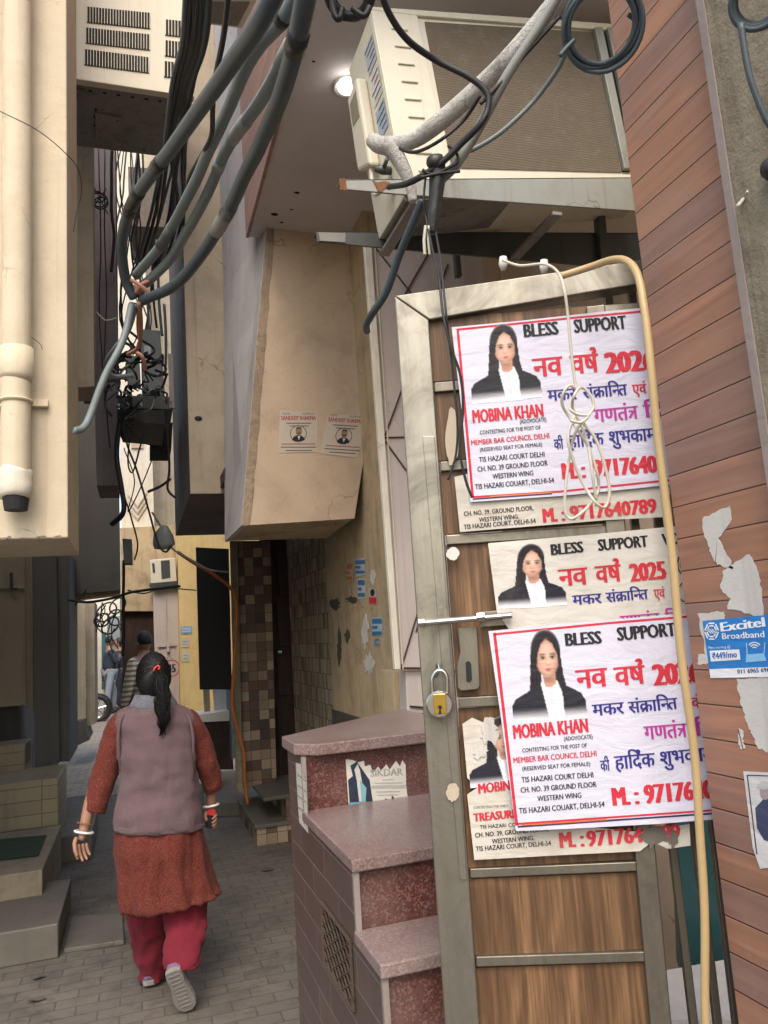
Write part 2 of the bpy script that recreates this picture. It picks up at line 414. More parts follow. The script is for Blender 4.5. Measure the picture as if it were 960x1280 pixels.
M['stoneclad'] = mosaic('stacked_stone_cladding', [(0,(.14,.105,.075)),(.4,(.34,.27,.19)),(.7,(.46,.38,.27)),(1,(.20,.15,.10))], .045, .11, .4, .7, .03)
M['skin'] = plain('skin', (.30,.155,.10), .55, var=.06, scale=15)
M['hair'] = plain('black_hair', (.005,.0045,.005), .55, var=.3, bump=.5, scale=80)
M['vest'] = cloth('mauve_knit', (.175,.115,.125), (.135,.09,.10), knit=True)
M['kurta'] = cloth('rust_print_cotton', (.145,.026,.022), (.10,.020,.018), motif=(.27,.125,.07))
M['trouser'] = cloth('crimson_cotton', (.20,.020,.035), (.13,.015,.026))
M['shawl'] = cloth('grey_pattern_scarf', (.12,.12,.15), (.22,.215,.24), scale=90)
M['whiteplastic'] = plain('white_bangle', (.75,.72,.68), .3)
M['red'] = plain('red_plastic', (.50,.03,.03), .4)
M['shoe'] = plain('purple_canvas', (.16,.10,.17), .8)
M['sole'] = plain('grey_rubber_sole', (.22,.20,.185), .8, bump=.4, scale=60)
M['suit'] = plain('dark_blue_suit', (.03,.04,.06), .85)
M['jean'] = plain('pale_grey_trousers', (.26,.30,.36), .9)
M['navy'] = plain('navy_trousers', (.05,.055,.075), .9)
M['print'] = printmat('printed_paper')
M['print_old'] = printmat('weathered_printed_paper', .35, .75)
M['print_thin'] = printmat('small_printed_paper', .12)
M['paper'] = plaster('paper_remnant', (.66,.64,.60), (.52,.50,.47), .4, (.2,.15,.12))
M['glass'] = plain('frosted_pane', (.45,.5,.52), .2)
M['mat'] = cloth('green_foot_mat', (.02,.05,.03), (.015,.035,.02))
M['teal'] = plain('teal_panel', (.03,.10,.11), .4)
M['bluegrey'] = plain('grey_meter_box', (.20,.225,.23), .5)
M['bulb'] = emit('lit_lamp', (1.0,.97,.92), 2.2)

# ------------------------------------------------------------------ light and sky
w = bpy.data.worlds.new('World'); S.world = w; w.use_nodes = True
nt = w.node_tree; sky = nt.nodes.new('ShaderNodeTexSky'); sky.sky_type = 'NISHITA'; sky.sun_disc = False
SUN_EL, SUN_AZ = 52, 198    # azimuth clockwise from +Y: the sun stands high behind the camera
sky.sun_elevation = R(SUN_EL); sky.sun_rotation = R(SUN_AZ); sky.air_density = 1.5; sky.dust_density = 4.0; sky.ozone_density = 1.0
nt.links.new(sky.outputs[0], nt.nodes['Background'].inputs[0]); nt.nodes['Background'].inputs[1].default_value = .15
ld = bpy.data.lights.new('sun', 'SUN'); ld.energy = .6; ld.angle = R(25); ld.color = (1, .95, .88)
lo = bpy.data.objects.new('sun', ld); COL.objects.link(lo)
az, el = R(SUN_AZ), R(SUN_EL)
sd = Vector((math.sin(az)*math.cos(el), math.cos(az)*math.cos(el), math.sin(el)))
lo.rotation_euler = sd.to_track_quat('Z', 'Y').to_euler(); lo.location = (0, -5, 20)
S.view_settings.view_transform = 'Standard'; S.view_settings.look = 'None'; S.view_settings.gamma = 1
S.view_settings.exposure = 1.08

# ------------------------------------------------------------------ ground
g = MB(); g.add([(-60,-60,0),(60,-60,0),(60,90,0),(-60,90,0)], [[0,1,2,3]])
struct(g.build('paved_alley_ground', M['paving']))
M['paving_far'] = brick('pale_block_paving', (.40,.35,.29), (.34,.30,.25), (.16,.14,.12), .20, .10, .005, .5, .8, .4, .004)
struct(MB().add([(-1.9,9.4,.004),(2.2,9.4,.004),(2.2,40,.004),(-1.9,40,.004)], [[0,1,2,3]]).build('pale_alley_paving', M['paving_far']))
def mass(name, x0, x1, y0, y1, z0, z1, m, label, cat='building'):
    return top(MB().box(x0, x1, y0, y1, z0, z1).build(name, m), label, cat)

# ================================================================== LEFT SIDE
# overhanging cream balcony box with drain pipe
bx = on(85, 672, Y=3.5); xr, zb = bx.x, bx.z
mb = MB().box(-3.2, xr, 3.5, 4.17, zb, 7.2)
bal = top(mb.build('overhanging_balcony', M['cream'], bevel=.006), 'cream painted overhanging balcony box at upper left carrying a drain pipe', 'balcony')
rg = random.Random(12); mb = MB(); x = -1.6; top_z = zb+.004
while x < xr-.02:
    w_ = rg.uniform(.02,.07); h_ = rg.uniform(.004,.016)
    mb.prism([(x,3.4975,zb-.002),(x+w_,3.4975,zb-.002),(x+w_*.8,3.4975,zb+h_),(x+w_*.3,3.4975,zb+h_*rg.uniform(.5,1.2))], (0,.002,0)); x += w_*rg.uniform(.8,1.6)
o_ = mb.build('peeling_edge', M['concrete'], bal); 
pr = MB()
pt = [on(21, y, Y=3.42) for y in (-40, 200, 435)] ; pt[0].z += .5
r = .060
pipe = empty('drain_pipe', on(20, 640, Y=3.42), 'fat cream painted drain pipe running down the balcony face', 'drain pipe')
q0, q1 = on(22,-160,Y=3.42), on(21,440,Y=3.42); pr.tube([q0, q0.lerp(q1,.01)]+[q0.lerp(q1,i/12) for i in range(1,12)]+[q0.lerp(q1,.99), q1], r, 24)
pr.tube([on(21,436,Y=3.42), on(21,470,Y=3.42), on(20,476,Y=3.42)], [r*1.12, r*1.12, r*1.0], 20)
q0, q1 = on(20,470,Y=3.42), on(20,600,Y=3.42); pr.tube([q0, q0.lerp(q1,.03), q0.lerp(q1,.5), q0.lerp(q1,.97), q1], r*.97, 24)
pr.build('pipe_body', M['cream'], pipe, smooth=True)
c = MB().torus(on(20, 502, Y=3.42), (0,0,1), r*1.03, .007, 24, 6)
a0 = on(36, 500, Y=3.475); a1 = on(60, 508, Y=3.475)
c.box(a0.x, a1.x, 3.47, 3.4985, a1.z, a0.z+.005)
a0 = on(-10, 500, Y=3.475); a1 = on(6, 508, Y=3.475); c.box(a0.x, a1.x, 3.47, 3.4985, a1.z, a0.z+.005)
c.build('pipe_clamp', M['cream'], pipe)
rr = []
for i, (y, k) in enumerate([(583,.93),(592,1.08),(600,1.02),(608,1.12),(616,1.02),(622,.95)]):
    cc = on(19.5, y, Y=3.42); rr.append([cc+Vector((math.cos(t)*r*k*(1+.05*math.sin(3*t+i)), math.sin(t)*r*k, .006*math.sin(2*t+i))) for t in [2*math.pi*j/20 for j in range(20)]])
MB().rings(rr).build('torn_wrapping', M['white_w'], pipe, smooth=True)
MB().tube([on(20,618,Y=3.42), on(20,638,Y=3.42)], [r*.9, r*.75], 16).build('open_end', M['darkhole'], pipe)

# window air conditioner beside the balcony
def grille_part(quads, Y, parent, nslat=16, name='grille'):
    for (x0,y0,x1,y1,sl) in quads:
        mb = MB()
        A = on(x0,y0,Y=Y-.004); B = on(x1,y0+sl*(x1-x0),Y=Y-.004); C = on(x1,y1+sl*(x1-x0),Y=Y-.004); D = on(x0,y1,Y=Y-.004)
        mb.prism([A,B,C,D], (0,.003,0), 0)
        for i in range(nslat+1):
            f = i/nslat; P = A.lerp(B,f); Q = D.lerp(C,f); wv = (B-A)/nslat*.22
            mb.prism([P,P+wv,Q+wv,Q], (0,-.008,0), 1)
        mb.build(name, [M['darkhole'], M['acw']], parent)
Ya = 4.25
ac = empty('window_air_conditioner', on(150,105,Y=Ya), 'cream window air conditioner with slatted grilles jutting out beside the balcony', 'air conditioner')
zt = 1.6+ (815+60)/950*Ya*1.1
A = on(84, 97, Y=Ya); B = on(243, 121, Y=Ya)
mb = MB(); mb.prism([A, B, B+V(0.02,0,1.0), A+V(-.0,0,1.0)], (0,.05,0)); mb.build('front_panel', M['acw'], ac, bevel=.004)
mb = MB(); mb.prism([A+V(.01,.051,.012), B+V(-.01,.051,.012), B+V(.01,.051,.95), A+V(0.01,.051,.95)], (0,.6,0)); mb.build('metal_casing', M['acmetal'], ac)
mb = MB()
for i in range(9):
    f = (i+.5)/9; p = A.lerp(B, f)+V(0,.09,.0095); mb.prism([p+V(-.01,0,0),p+V(.01,0,0),p+V(.01,.012,0),p+V(-.01,.012,0)], (0,0,-.002))
for (x,y) in ((120,137),(118,146),(125,147),(147,150),(118,157),(125,171),(147,174),(180,188)):
    p = on(x, y, Z=A.z+.006); mb.ball(p, .007, 6)
mb.build('casing_screws', M['darkhole'], ac)
p1 = on(140, 150, Z=A.z+.004); p2 = on(200, 150, Z=B.z+.0)
mb = MB().prism([on(118,140,Z=A.z+.008),on(152,146,Z=A.z+.008),on(155,178,Z=A.z+.008),on(120,175,Z=A.z+.008)], (0,0,-.006)); mb.build('pressed_panel', M['acmetal'], ac, bevel=.002)
grille_part([(108.5,8,187,31-3,.10),(107,34,186.5,54,.11),(105.5,61,185.5,81,.13)], Ya, ac, 22)
grille_part([(206.5,24,245,44,.10),(206,50,245,70,.11),(205,76,245,96,.13)], Ya, ac, 10)
# pilasters and walls receding down the left side
def front(name, poly, Y, ext, m, label, cat='wall', bevel=.004):
    return top(slab(poly, Y=Y, ext=ext).build(name, m, bevel=bevel), label, cat)
front('wall_pilaster', [(60,150),(115,150),(118,483),(60,487)], 5.1, .3, M['cream_b'], 'pale plaster pilaster hanging under the air conditioner, cut off halfway down')
front('wall_pilaster', [(100,150),(144,150),(148,607),(121,607),(118,480),(100,480)], 5.8, .5, M['purple'], 'mauve grey plaster pilaster crossed by thin wires beside the sliver of sky')
front('beam_wall', [(60,480),(146,480),(150,738),(60,746)], 8.2, .5, M['grey'], 'flat dark grey wall panel spanning above the alley opening on the left')
front('timber_lintel', [(84,744),(150,737),(150,742),(84,750)], 8.25, .35, M['wood2'], 'thin orange wood lintel strip under the dark grey wall panel', 'lintel')
front('shaft_pillar', [(40,690),(70,690),(74,954),(44,960)], 7.42, .5, M['grey'], 'dark grey pillar beside the beige metal door, the half nearer the door', 'pillar')
front('shaft_pillar', [(71,690),(87,690),(87,952),(75,952)], 7.5, 1.0, M['grey'], 'narrow dark grey pillar strip at the corner of the bright alley opening', 'pillar')
bd = empty('metal_door', on(20,885,Y=7.7), 'beige painted metal door above the tiled ledge at the left edge', 'door')
slab([(-60,685),(41,690),(42,880),(-60,890)], Y=7.7, ext=.06).build('door_leaf', M['beige_door'], bd)
mb = slab([(30,690),(32,690),(33,885),(31,885)], Y=7.68, ext=.015); slab([(-60,733),(31,733),(31,736),(-60,736)], Y=7.68, ext=.015, mb=mb); slab([(36,690),(41,690),(42,890),(37,890)], Y=7.65, ext=.03, mb=mb)
mb.build('door_frame', M['beige_door'], bd, bevel=.003)
mb = MB().tube([on(14,716,Y=7.65),on(14,735,Y=7.65),on(22,735,Y=7.65)], .012, 8); mb.build('handle', M['dark_steel'], bd)
mass('unseen_side_wall', -3, -1.6, 4.3, 7.8, 0, 6.0, M['grey'], 'unseen dark side wall beyond the left edge, added to darken the stepped ledges', 'wall')  # side wall out of frame, added to block sky light from the ledges
mass('left_building', -6, -1.06, 8.0, 11.9, 0, 3.6, M['grey'], 'dark grey building mass closing the left side behind the balcony')
# steps and ledges on the left
def step(name, near, far_y, z, m, label, x_left=-1.62, cat='step', z0=0, top_m=None):
    """box whose near right top corner sits at a pixel, near = (px,py,Y)"""
    p = on(near[0], near[1], Y=near[2]); q = on(far_y[0], far_y[1], Z=p.z)
    mb = MB().box(x_left, p.x, near[2], q.y, z0, p.z)
    o = mb.build(name, [m], bevel=.008)
    return top(o, label, cat)
step('stone_step', (73,1154,4.72), (80,1099), 0, M['stone'], 'large pale stone step block nearest the bottom left corner')
step('tiled_step', (73,972,6.64), (82,955), 0, M['tile_beige'], 'beige tiled step ledge below the dark grey pillar', z0=0)
step('tiled_step', (31,930,7.3), (45,922), 0, M['tile_beige'], 'upper beige tiled ledge directly under the beige metal door')
step('mat_step', (53,1087,5.3), (68,1032), 0, M['stone_l'], 'speckled stone step carrying the green foot mat')
p = on(53,1087,Y=5.3); zz = p.z+.004
mb = MB().prism([on(-20,1078,Z=zz),on(48,1070,Z=zz),on(58,1045,Z=zz),on(-20,1052,Z=zz)], (0,0,.008)); top(mb.build('foot_mat', M['mat']), 'dark green foot mat lying on the speckled step', 'mat')
q = on(115,1074,Z=0); q2 = on(66,1080,Z=0)
hb = on(115,1041,Y=q.y).z; far = on(120,1010,Z=hb)
top(MB().box(-.9,q.x,q.y,far.y,0,hb).build('stone_step', M['stone'], bevel=.008), 'low grey stone block beyond the mat step, behind the hanging hand', 'step')
far2 = on(88,992,Z=hb); top(MB().box(-.9, far.x-.04, far.y+.01, far2.y, 0, hb-.03).build('stone_step', M['stone'], bevel=.008), 'grey stone slab farther up the left side at the foot of the narrow pillar', 'step')
mb = MB().prism([on(80,1186,Z=.025),on(155,1175,Z=.025),on(153,1141,Z=.025),on(90,1145,Z=.025)], (0,0,-.024)); top(mb.build('paving_slab', M['stone'], bevel=.004), 'loose flat grey stone slab lying by the left trouser leg', 'slab')

# ================================================================== RIGHT SIDE, UPPER
# ribbed beam box with dark rough flank
p = on(238,617,Y=5.3); q = on(277,617,Y=5.3)
mb = MB().box(p.x, q.x+.3, 5.3, 7.4, p.z, 9.0)
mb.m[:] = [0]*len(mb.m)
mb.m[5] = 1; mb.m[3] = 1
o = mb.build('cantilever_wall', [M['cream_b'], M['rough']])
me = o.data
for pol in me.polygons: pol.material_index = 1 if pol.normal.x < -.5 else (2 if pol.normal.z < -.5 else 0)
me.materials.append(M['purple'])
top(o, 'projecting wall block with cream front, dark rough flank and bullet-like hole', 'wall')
top(MB().ball(on(248,523,Y=5.295), .022, 8, sc=(1.2,.2,.8)).build('wall_hole', M['darkhole']), 'ragged dark hole punched in the cream front of the projecting wall block', 'hole')
# tan bay with leaning flank
tl = on(333,285,Y=4.3); bl = on(302,657,Y=4.3); tr = on(464,285,Y=4.3); mr = on(466,500,Y=4.3); br = on(443,648,Y=4.3)
bb = on(281,677,Z=bl.z); ZS = tl.z
bld = empty('projecting_bay', Vector((1,4.6,bl.z)), 'tan plastered bay projecting over the alley, pale lilac on its flank', 'bay')
mb = MB(); mb.prism([tl, bl, br, mr, tr], (0,.03,0)); mb.build('bay_front', M['tan'], bld)
tb = Vector((tl.x-.16, bb.y+.2, tl.z)); up = 5.0
mb = MB(); mb.prism([tl+V(-.002,0,0), bl+V(-.002,0,0), bb, tb], (.03,0.0,0))
mb.prism([tb+V(0,0,.001), tl+V(-.002,0,.001), tl+V(-.002,0,up), tb+V(0,0,up)], (.03,0,0)); mb.build('bay_flank', M['lilac'], bld)
mb = MB(); mb.prism([bl+V(0,.031,.004), br+V(0,.031,.004), Vector((br.x, bb.y, bl.z+.004)), bb+V(.03,0,.004)], (0,0,.03)); mb.build('bay_underside', M['tan_w'], bld)
mb = MB()   # ragged render along the front corner
rng = random.Random(3); ptsl = []; 
for i in range(26):
    f = i/25; ptsl.append(tl.lerp(bl, f)+V(.0,-.004,0))
pr_ = [p+V(.045+.012*rng.random(),0,0) for p in ptsl]
for i in range(25): mb.prism([ptsl[i], ptsl[i+1], pr_[i+1], pr_[i]], (0,.003,0))
M['corner'] = plaster('rough_tan_render', (.42,.31,.22), (.34,.26,.18), .6, (.16,.12,.09), bump=1.0, scale=3); mb.build('corner_render', M['corner'], bld)
# soffit and pink brown fascia
sx = tl.x-.09
so = empty('upper_storey', Vector((sx+1,3.6,ZS)), 'overhanging upper storey with smooth mauve soffit and pink brown cladding', 'building')
MB().box(sx, 3.5, 2.0, 4.42, ZS, ZS+.12).build('soffit', M['soffit'], so)
MB().box(sx-.02, sx-.001, 2.0, 4.42, ZS-.01, ZS+3.2).build('cladding', M['plank2'], so)
MB().box(sx, 3.5, 2.0, 4.42, ZS+.121, ZS+3.2).build('storey_wall', M['soffit'], so)
mb = MB()
for (x,y,r_) in ((371,241,.012),(343,268,.016),(352,278,.009),(364,262,.007),(392,77,.006)): mb.ball(on(x,y,Z=ZS-.001), r_, 6, sc=(1.4,1,.2))
mb.build('soffit_hole', M['darkhole'], so)
lm = empty('ceiling_lamp', on(433,108,Z=ZS-.03), 'small lit round lamp glowing on the soffit behind the outdoor unit', 'lamp')
MB().ball(on(434,108,Z=ZS-.05), .045, 12, sc=(1,1,.7)).build('bulb', M['bulb'], lm, smooth=True)
MB().tube([on(434,108,Z=ZS-.012)+V(0,0,-.01), on(434,108,Z=ZS-.012)+V(0,0,.012)], .06, 20).build('lamp_rim', M['whiteplastic'], lm)
# far AC louvre and top AC
a2 = empty('window_air_conditioner', on(250,200,Y=6.2), 'smaller louvred air conditioner half hidden behind the thick cables, mounted high', 'air conditioner')
slab([(232,110),(266,112),(268,212),(234,208)], Y=6.2, ext=.5).build('casing', M['acw'], a2, bevel=.004)
grille_part([(238,122,262,136,.08),(238,145,262,159,.08),(238,167,262,181,.08),(238,188,262,202,.08)], 6.2, a2, 14)
a3 = empty('window_air_conditioner', on(280,20,Y=3.0), 'pale air conditioner seen from below at the very top edge, cables passing in front', 'air conditioner')
zz = on(238,30,Y=3.0).z
P = [on(236,-4,Z=zz),on(323,-2,Z=zz),on(303,36,Z=zz),on(240,29,Z=zz)]
MB().prism(P, (0,0,.5)).build('casing', M['acw'], a3, bevel=.006)
mb = MB().prism([p.lerp(sum(P,Vector())/4, .22)+V(0,0,-.004) for p in P], (0,0,.003)); mb.build('base_panel', M['acmetal'], a3)
# wall above/behind the cables on the right of the shaft
mass('right_building', tb.x+.04, 5, 5.35, 7.3, bl.z+.52, 10, M['lilac'], 'pale lilac wall rising behind the thick cables above the bay')
for i,(poly,Y,e,m,lb) in enumerate([
    ([(160,208),(238,214),(240,285),(165,283)], 8.2, .8, 'rough', 'grimy dark balcony underside behind the bundle of thin cables'),
    ([(228,290),(266,292),(268,380),(232,380)], 7.6, .4, 'cream_b', 'cream wall stub under the black ledge behind the thick cables'),
    ([(226,280),(262,282),(262,294),(228,293)], 7.3, .4, 'darkhole', 'short black ledge on the shaft wall behind the thick cables')]):
    front('shaft_balcony' if i==0 else ('wall_stub' if i==1 else 'shaft_ledge'), poly, Y, e, M[m], lb, ['balcony','wall','ledge'][i])

# ================================================================== RECESS UNDER THE BAY
XW = on(412,800,Y=5.4).x
YC = on(493,860,X=XW).y
pw = MB().box(XW, XW+.3, YC, 5.4, 0, bl.z+2.0)
wl = empty('side_wall', Vector((XW,4.5,0)), 'grimy ochre plaster wall behind the stair platform covered in scraps of stickers', 'wall')
pw.build('wall_face', M['tan_w'], wl)
zd = on(490,909,X=XW).z
MB().box(XW-.012, XW, YC+.1, 5.4, .3, zd).build('skirting', M['dado'], wl, bevel=.003)
top(MB().box(XW, XW+.3, 5.401, 6.85, 0, bl.z+.41).build('stone_clad_wall', M['stoneclad']), 'wall of stacked narrow brown stone cladding in the dark recess', 'wall')
top(slab([(297,676),(338,676),(346,985),(304,985)], Y=6.95, ext=.4).build('mosaic_pillar', M['mosaic'], bevel=.004), 'pillar faced in square brown and beige mosaic tiles in the recess', 'pillar')
dd = empty('recess_door', on(355,975,Y=7.25), 'dark panelled door between the mosaic pillar and the stone cladding', 'door')
slab([(325,660),(425,660),(440,990),(335,990)], Y=7.25, ext=.1).build('door_leaf', M['brown_door'], dd)
mb = MB()
for (y0,y1) in ((690,745),(753,808),(818,870),(880,940)):
    slab([(345,y0),(366,y0),(370,y1),(349,y1)], Y=7.235, ext=.012, mb=mb)
mb.build('door_panel', M['brown_door'], dd, bevel=.006)
slab([(366,676),(370,676),(376,975),(372,975)], Y=7.2, ext=.03).build('door_frame', M['dark_steel'], dd)
mb = MB().ball(on(349,815,Y=7.21), .03, 8); mb.build('handle', M['chrome'], dd, smooth=True)
top(slab([(288,676),(297,676),(304,990),(296,990)], Y=6.85, ext=.06).build('grey_jamb', M['concrete'], bevel=.003), 'thin grey jamb post left of the mosaic pillar', 'post')
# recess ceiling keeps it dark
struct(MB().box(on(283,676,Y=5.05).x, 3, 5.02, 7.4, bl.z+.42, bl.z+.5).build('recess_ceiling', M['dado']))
# steps in the recess
c0 = on(322,1058,Z=0); z1 = on(319,1031,Y=c0.y).z; b0 = on(286,1000,Z=z1)
stp = empty('recess_steps', Vector((c0.x+.5,c0.y+.5,0)), 'two worn stone steps with tiled risers below the recess door', 'steps')
mb = MB(); mb.box(c0.x, 1.35, c0.y, b0.y, 0, z1-.03); mb.build('lower_riser', M['mosaic'], stp)
MB().box(c0.x-.02, 1.37, c0.y-.02, b0.y, z1-.03, z1).build('lower_tread', M['stone'], stp, bevel=.004)
c1 = on(357,993,Z=z1+.19)
MB().box(c1.x, 1.6, c1.y, b0.y, z1, z1+.16).build('upper_riser', M['mosaic'], stp)
MB().box(c1.x-.18, 1.6, c1.y-.02, b0.y+.5, z1+.161, z1+.19).build('upper_tread', M['stone'], stp, bevel=.004)
pz = on(262,1000,Z=0)
top(MB().prism([on(255,1004,Z=.12),on(312,1003,Z=.12),on(300,962,Z=.12),on(252,965,Z=.12)], (0,0,-.119)).build('stone_plinth', M['stone'], bevel=.005), 'low pale stone plinth beyond the recess steps under the orange cable', 'plinth')
# things past the recess
bb_ = empty('hanging_board', on(265,862,Y=8.0), 'large matt black board hanging beside the yellow wall', 'board')
slab([(245,684),(286,686),(290,862),(250,862)], Y=8.0, ext=.05).build('panel', M['darkhole'], bb_, bevel=.004)
cab = empty('street_counter', on(270,960,Y=8.4), 'dark brown counter with a pale top and glass pane below the black board', 'counter')
slab([(247,902),(288,900),(292,962),(250,962)], Y=8.4, ext=.5).build('cabinet', M['brown_door'], cab, bevel=.004)
slab([(244,894),(290,888),(290,901),(244,903)], Y=8.35, ext=.5).build('counter_top', M['whiteplastic'], cab, bevel=.003)
mb = slab([(254,862),(262,862),(263,894),(256,894)], Y=8.6, ext=.04); slab([(266,858),(284,858),(286,890),(268,892)], Y=8.62, ext=.02, mb=mb, m=1); mb.build('window_pane', [M['beige_door'], M['glass']], cab)
top(slab([(288,862),(300,862),(304,940),(290,950)], Y=8.2, ext=.4).build('teal_jamb', M['bluegrey'], bevel=.003), 'narrow grey green jamb beside the counter', 'post')
# ================================================================== FAR END OF THE ALLEY
front('yellow_wall', [(221,560),(420,560),(420,918),(226,918)], 11.6, .6, M['yellow'], 'bright yellow painted wall beside the pale pink gate')
pg = empty('pink_gate', on(208,900,Y=11.9), 'pale pink metal gate bearing the circled number 45', 'gate')
slab([(191,735),(222,737),(227,905),(196,905)], Y=11.9, ext=.06).build('gate_leaf', M['pink'], pg)
mb = MB()
slab([(206.5,737),(207.5,737),(211,905),(210,905)], Y=11.88, ext=.01, mb=mb)
slab([(197,806),(220,804),(220,807),(197,809)], Y=11.87, ext=.02, mb=mb); slab([(208,800),(211,800),(212,815),(209,815)], Y=11.86, ext=.02, mb=mb)
mb.build('gate_bolt', M['pink'], pg)
top(slab([(150,762),(193,763),(197,890),(156,888)], Y=12.4, ext=.1).build('brown_gate', M['brown_door']), 'dark maroon brown gate behind the man in the striped shirt', 'gate')
front('alley_house', [(150,660),(222,656),(222,764),(152,764)], 12.3, .6, M['tan_w'], 'dull tan house wall under the sunlit white facade, carrying a small air conditioner', 'house')
wf = empty('white_facade', on(170,660,Y=12.6), 'sunlit whitewashed facade seen through the narrow gap beneath the meter tray', 'house')
slab([(143,180),(176,180),(190,560),(193,665),(152,665)], Y=12.6, ext=.5).build('wall', M['white_w'], wf)
mb = MB()
for k in range(3):
    y = 618+k*8
    slab([(160,y),(172,y+14),(184,y-4),(184,y-1.5),(172,y+17),(160,y+3)], Y=12.58, ext=.015, mb=mb)
mb.build('zigzag_moulding', M['cream_b'], wf)
slab([(163,528),(178,528),(179,560),(164,560)], Y=12.57, ext=.02).build('shutter', M['tan'], wf)
front('far_tower', [(172,170),(240,170),(240,676),(193,676),(188,540)], 13.4, .6, M['cream_b'], 'shaded plaster wall behind the meter box at the far side of the gap', 'house')
a4 = empty('window_air_conditioner', on(202,730,Y=11.9), 'boxy cream air conditioner fixed above the pale pink gate', 'air conditioner')
slab([(187,700),(219,697),(221,727),(189,731)], Y=11.8, ext=.45).build('casing', M['acw'], a4, bevel=.01)
slab([(201,701),(212,700),(213,722),(202,724)], Y=11.795, ext=.004).build('grille', M['dark_steel'], a4)
slab([(190,704),(193,704),(194,716),(191,716)], Y=11.795, ext=.004).build('control_panel', M['dark_steel'], a4)
slab([(187,729),(222,726),(221,731),(190,735)], Y=11.78, ext=.45).build('bracket', M['dark_steel'], a4)
# left shutter with red lettering, door edge and bracket beam
sh = empty('painted_shutter', on(95,900,Y=12.0), 'cream metal shutter with painted notice and red ring at the left of the opening', 'shutter')
slab([(60,748),(106,746),(107,898),(60,905)], Y=12.0, ext=.05).build('shutter_leaf', M['cream'], sh)
front('open_door', [(106,752),(118,752),(119,905),(108,908)], 12.4, .9, M['cream_b'], 'narrow edge of an open pale door beyond the painted shutter', 'door')
front('door_step', [(88,905),(104,900),(112,925),(92,934)], 12.0, 1.0, M['stone'], 'small stone ledge at the foot of the painted shutter', 'ledge')
front('far_facade', [(60,730),(200,730),(200,880),(60,880)], 27.0, .3, M['white_w'], 'pale facade closing the far end of the alley', 'house')
for i,(x0,x1,y0,y1,m,lb) in enumerate([(127,133,790,862,'teal','narrow blue green door in the pale facade left of the two men'),(134,151,770,800,'bluegrey','grey signboard high on the pale facade above the two men'),(150,160,745,880,'grey','dark post at the right end of the pale facade')]):
    front(['far_door','signboard','far_post'][i], [(x0,y0),(x1,y0),(x1,y1),(x0,y1)], 26.7, .1, M[m], lb, ['door','sign','post'][i])
top(MB().box(-6,-1.9,13.3,26,0,3.2).build('far_left_building', M['cream_b']), 'shaded plain building along the left beyond the painted shutter', 'building')
top(MB().box(1.5,7,13.9,26,0,3.4).build('far_right_building', M['grey']), 'dark building beyond the brown gate on the right', 'building')
# ================================================================== GRANITE STAIR
X0 = .5
pA = on(380,943,X=X0); pB = on(390,1018,X=X0); pC = on(448,1071,X=X0); pD = on(453,1170,X=X0); pE = on(485,1208,X=X0)
Y1, Y2, Y3 = (pA.y+pB.y)/2, pC.y, pE.y
Zp = on(380,943,X=X0).z + .035; Zt1 = (pB.z+pC.z)/2; Zt2 = pE.z+.01
Yb = on(363,925,X=X0).y
st = empty('granite_stair', Vector((.9,2.2,0)), 'red granite stair with maroon tiled flank climbing to a landing', 'stair')
XR = 1.08
mb = MB(); mb.box(X0+.002,XR,Y1+.02,Yb,0,Zp-.036); mb.box(X0+.002,XR,Y2+.01,Y1+.019,0,Zt1-.026); mb.box(X0+.002,XR,Y3+.01,Y2+.009,0,Zt2-.026); mb.box(X0+.002,XR,Y3-.25,Y3+.009,0,Zt2-.24)
# vent hole in flank: frame sits in front
mb.build('riser', M['granite'], st)
def flank(y0, y1, z1): return [(X0,y0,0),(X0,y1,0),(X0,y1,z1),(X0,y0,z1)]
vy0, vy1 = on(430,1130,X=X0), on(440,1200,X=X0)
VA = on(408,1120,X=X0); VB = on(446,1215,X=X0)
vz1 = on(410,1128,X=X0).z; vya = on(446,1180,X=X0).y; vyb = on(410,1150,X=X0).y; vz0 = on(446,1255,X=X0).z
mb = MB()
t_ = .0
def fl(y0,y1,z0,z1): mb.box(X0-.012, X0+.001, y0, y1, z0, z1)
fl(Y1+.02, Yb, 0, Zp-.036); fl(vyb, Y1+.02, 0, Zt1-.026)
fl(vya, vyb, vz1, Zt1-.026)
fl(vya, vyb, 0, vz0)
fl(Y2+.01, vya, 0, Zt1-.026) if vya > Y2 else None
fl(Y3+.01, min(Y2+.01, vya), 0, Zt2-.026); fl(Y3-.25, Y3+.01, 0, Zt2-.24)
mb.build('tiled_flank', M['tile_side'], st)
MB().box(X0+.06-.012, X0+.0615-.012, vya, vyb, vz0, vz1)
vt = MB(); vt.box(X0-.008, X0+.0015, vya, vyb, vz0, vz1, 1)
n = 5; H = vz1-vz0; Lw = vyb-vya
for i in range(-n, n):
    for sgn in (1,-1):
        a = Vector((X0-.014, vya+Lw*(i/n), vz0)); b = Vector((X0-.014, vya+Lw*(i/n)+Lw, vz1))
        if sgn < 0: a.z, b.z = vz1, vz0
        t0 = max(0, (vya-a.y)/Lw); t1 = min(1, (vyb-a.y)/Lw)
        if t1 > t0+.02: vt.tube([a.lerp(b,t0), a.lerp(b,t1)], .0035, 4, 0)
for q in ((vya,vz0,vya,vz1),(vyb,vz0,vyb,vz1),(vya,vz0,vyb,vz0),(vya,vz1,vyb,vz1)):
    vt.tube([Vector((X0-.015,q[0],q[1])), Vector((X0-.015,q[2],q[3]))], .006, 4, 0)
vt.build('vent_grating', [M['vent'], M['darkhole']], st)
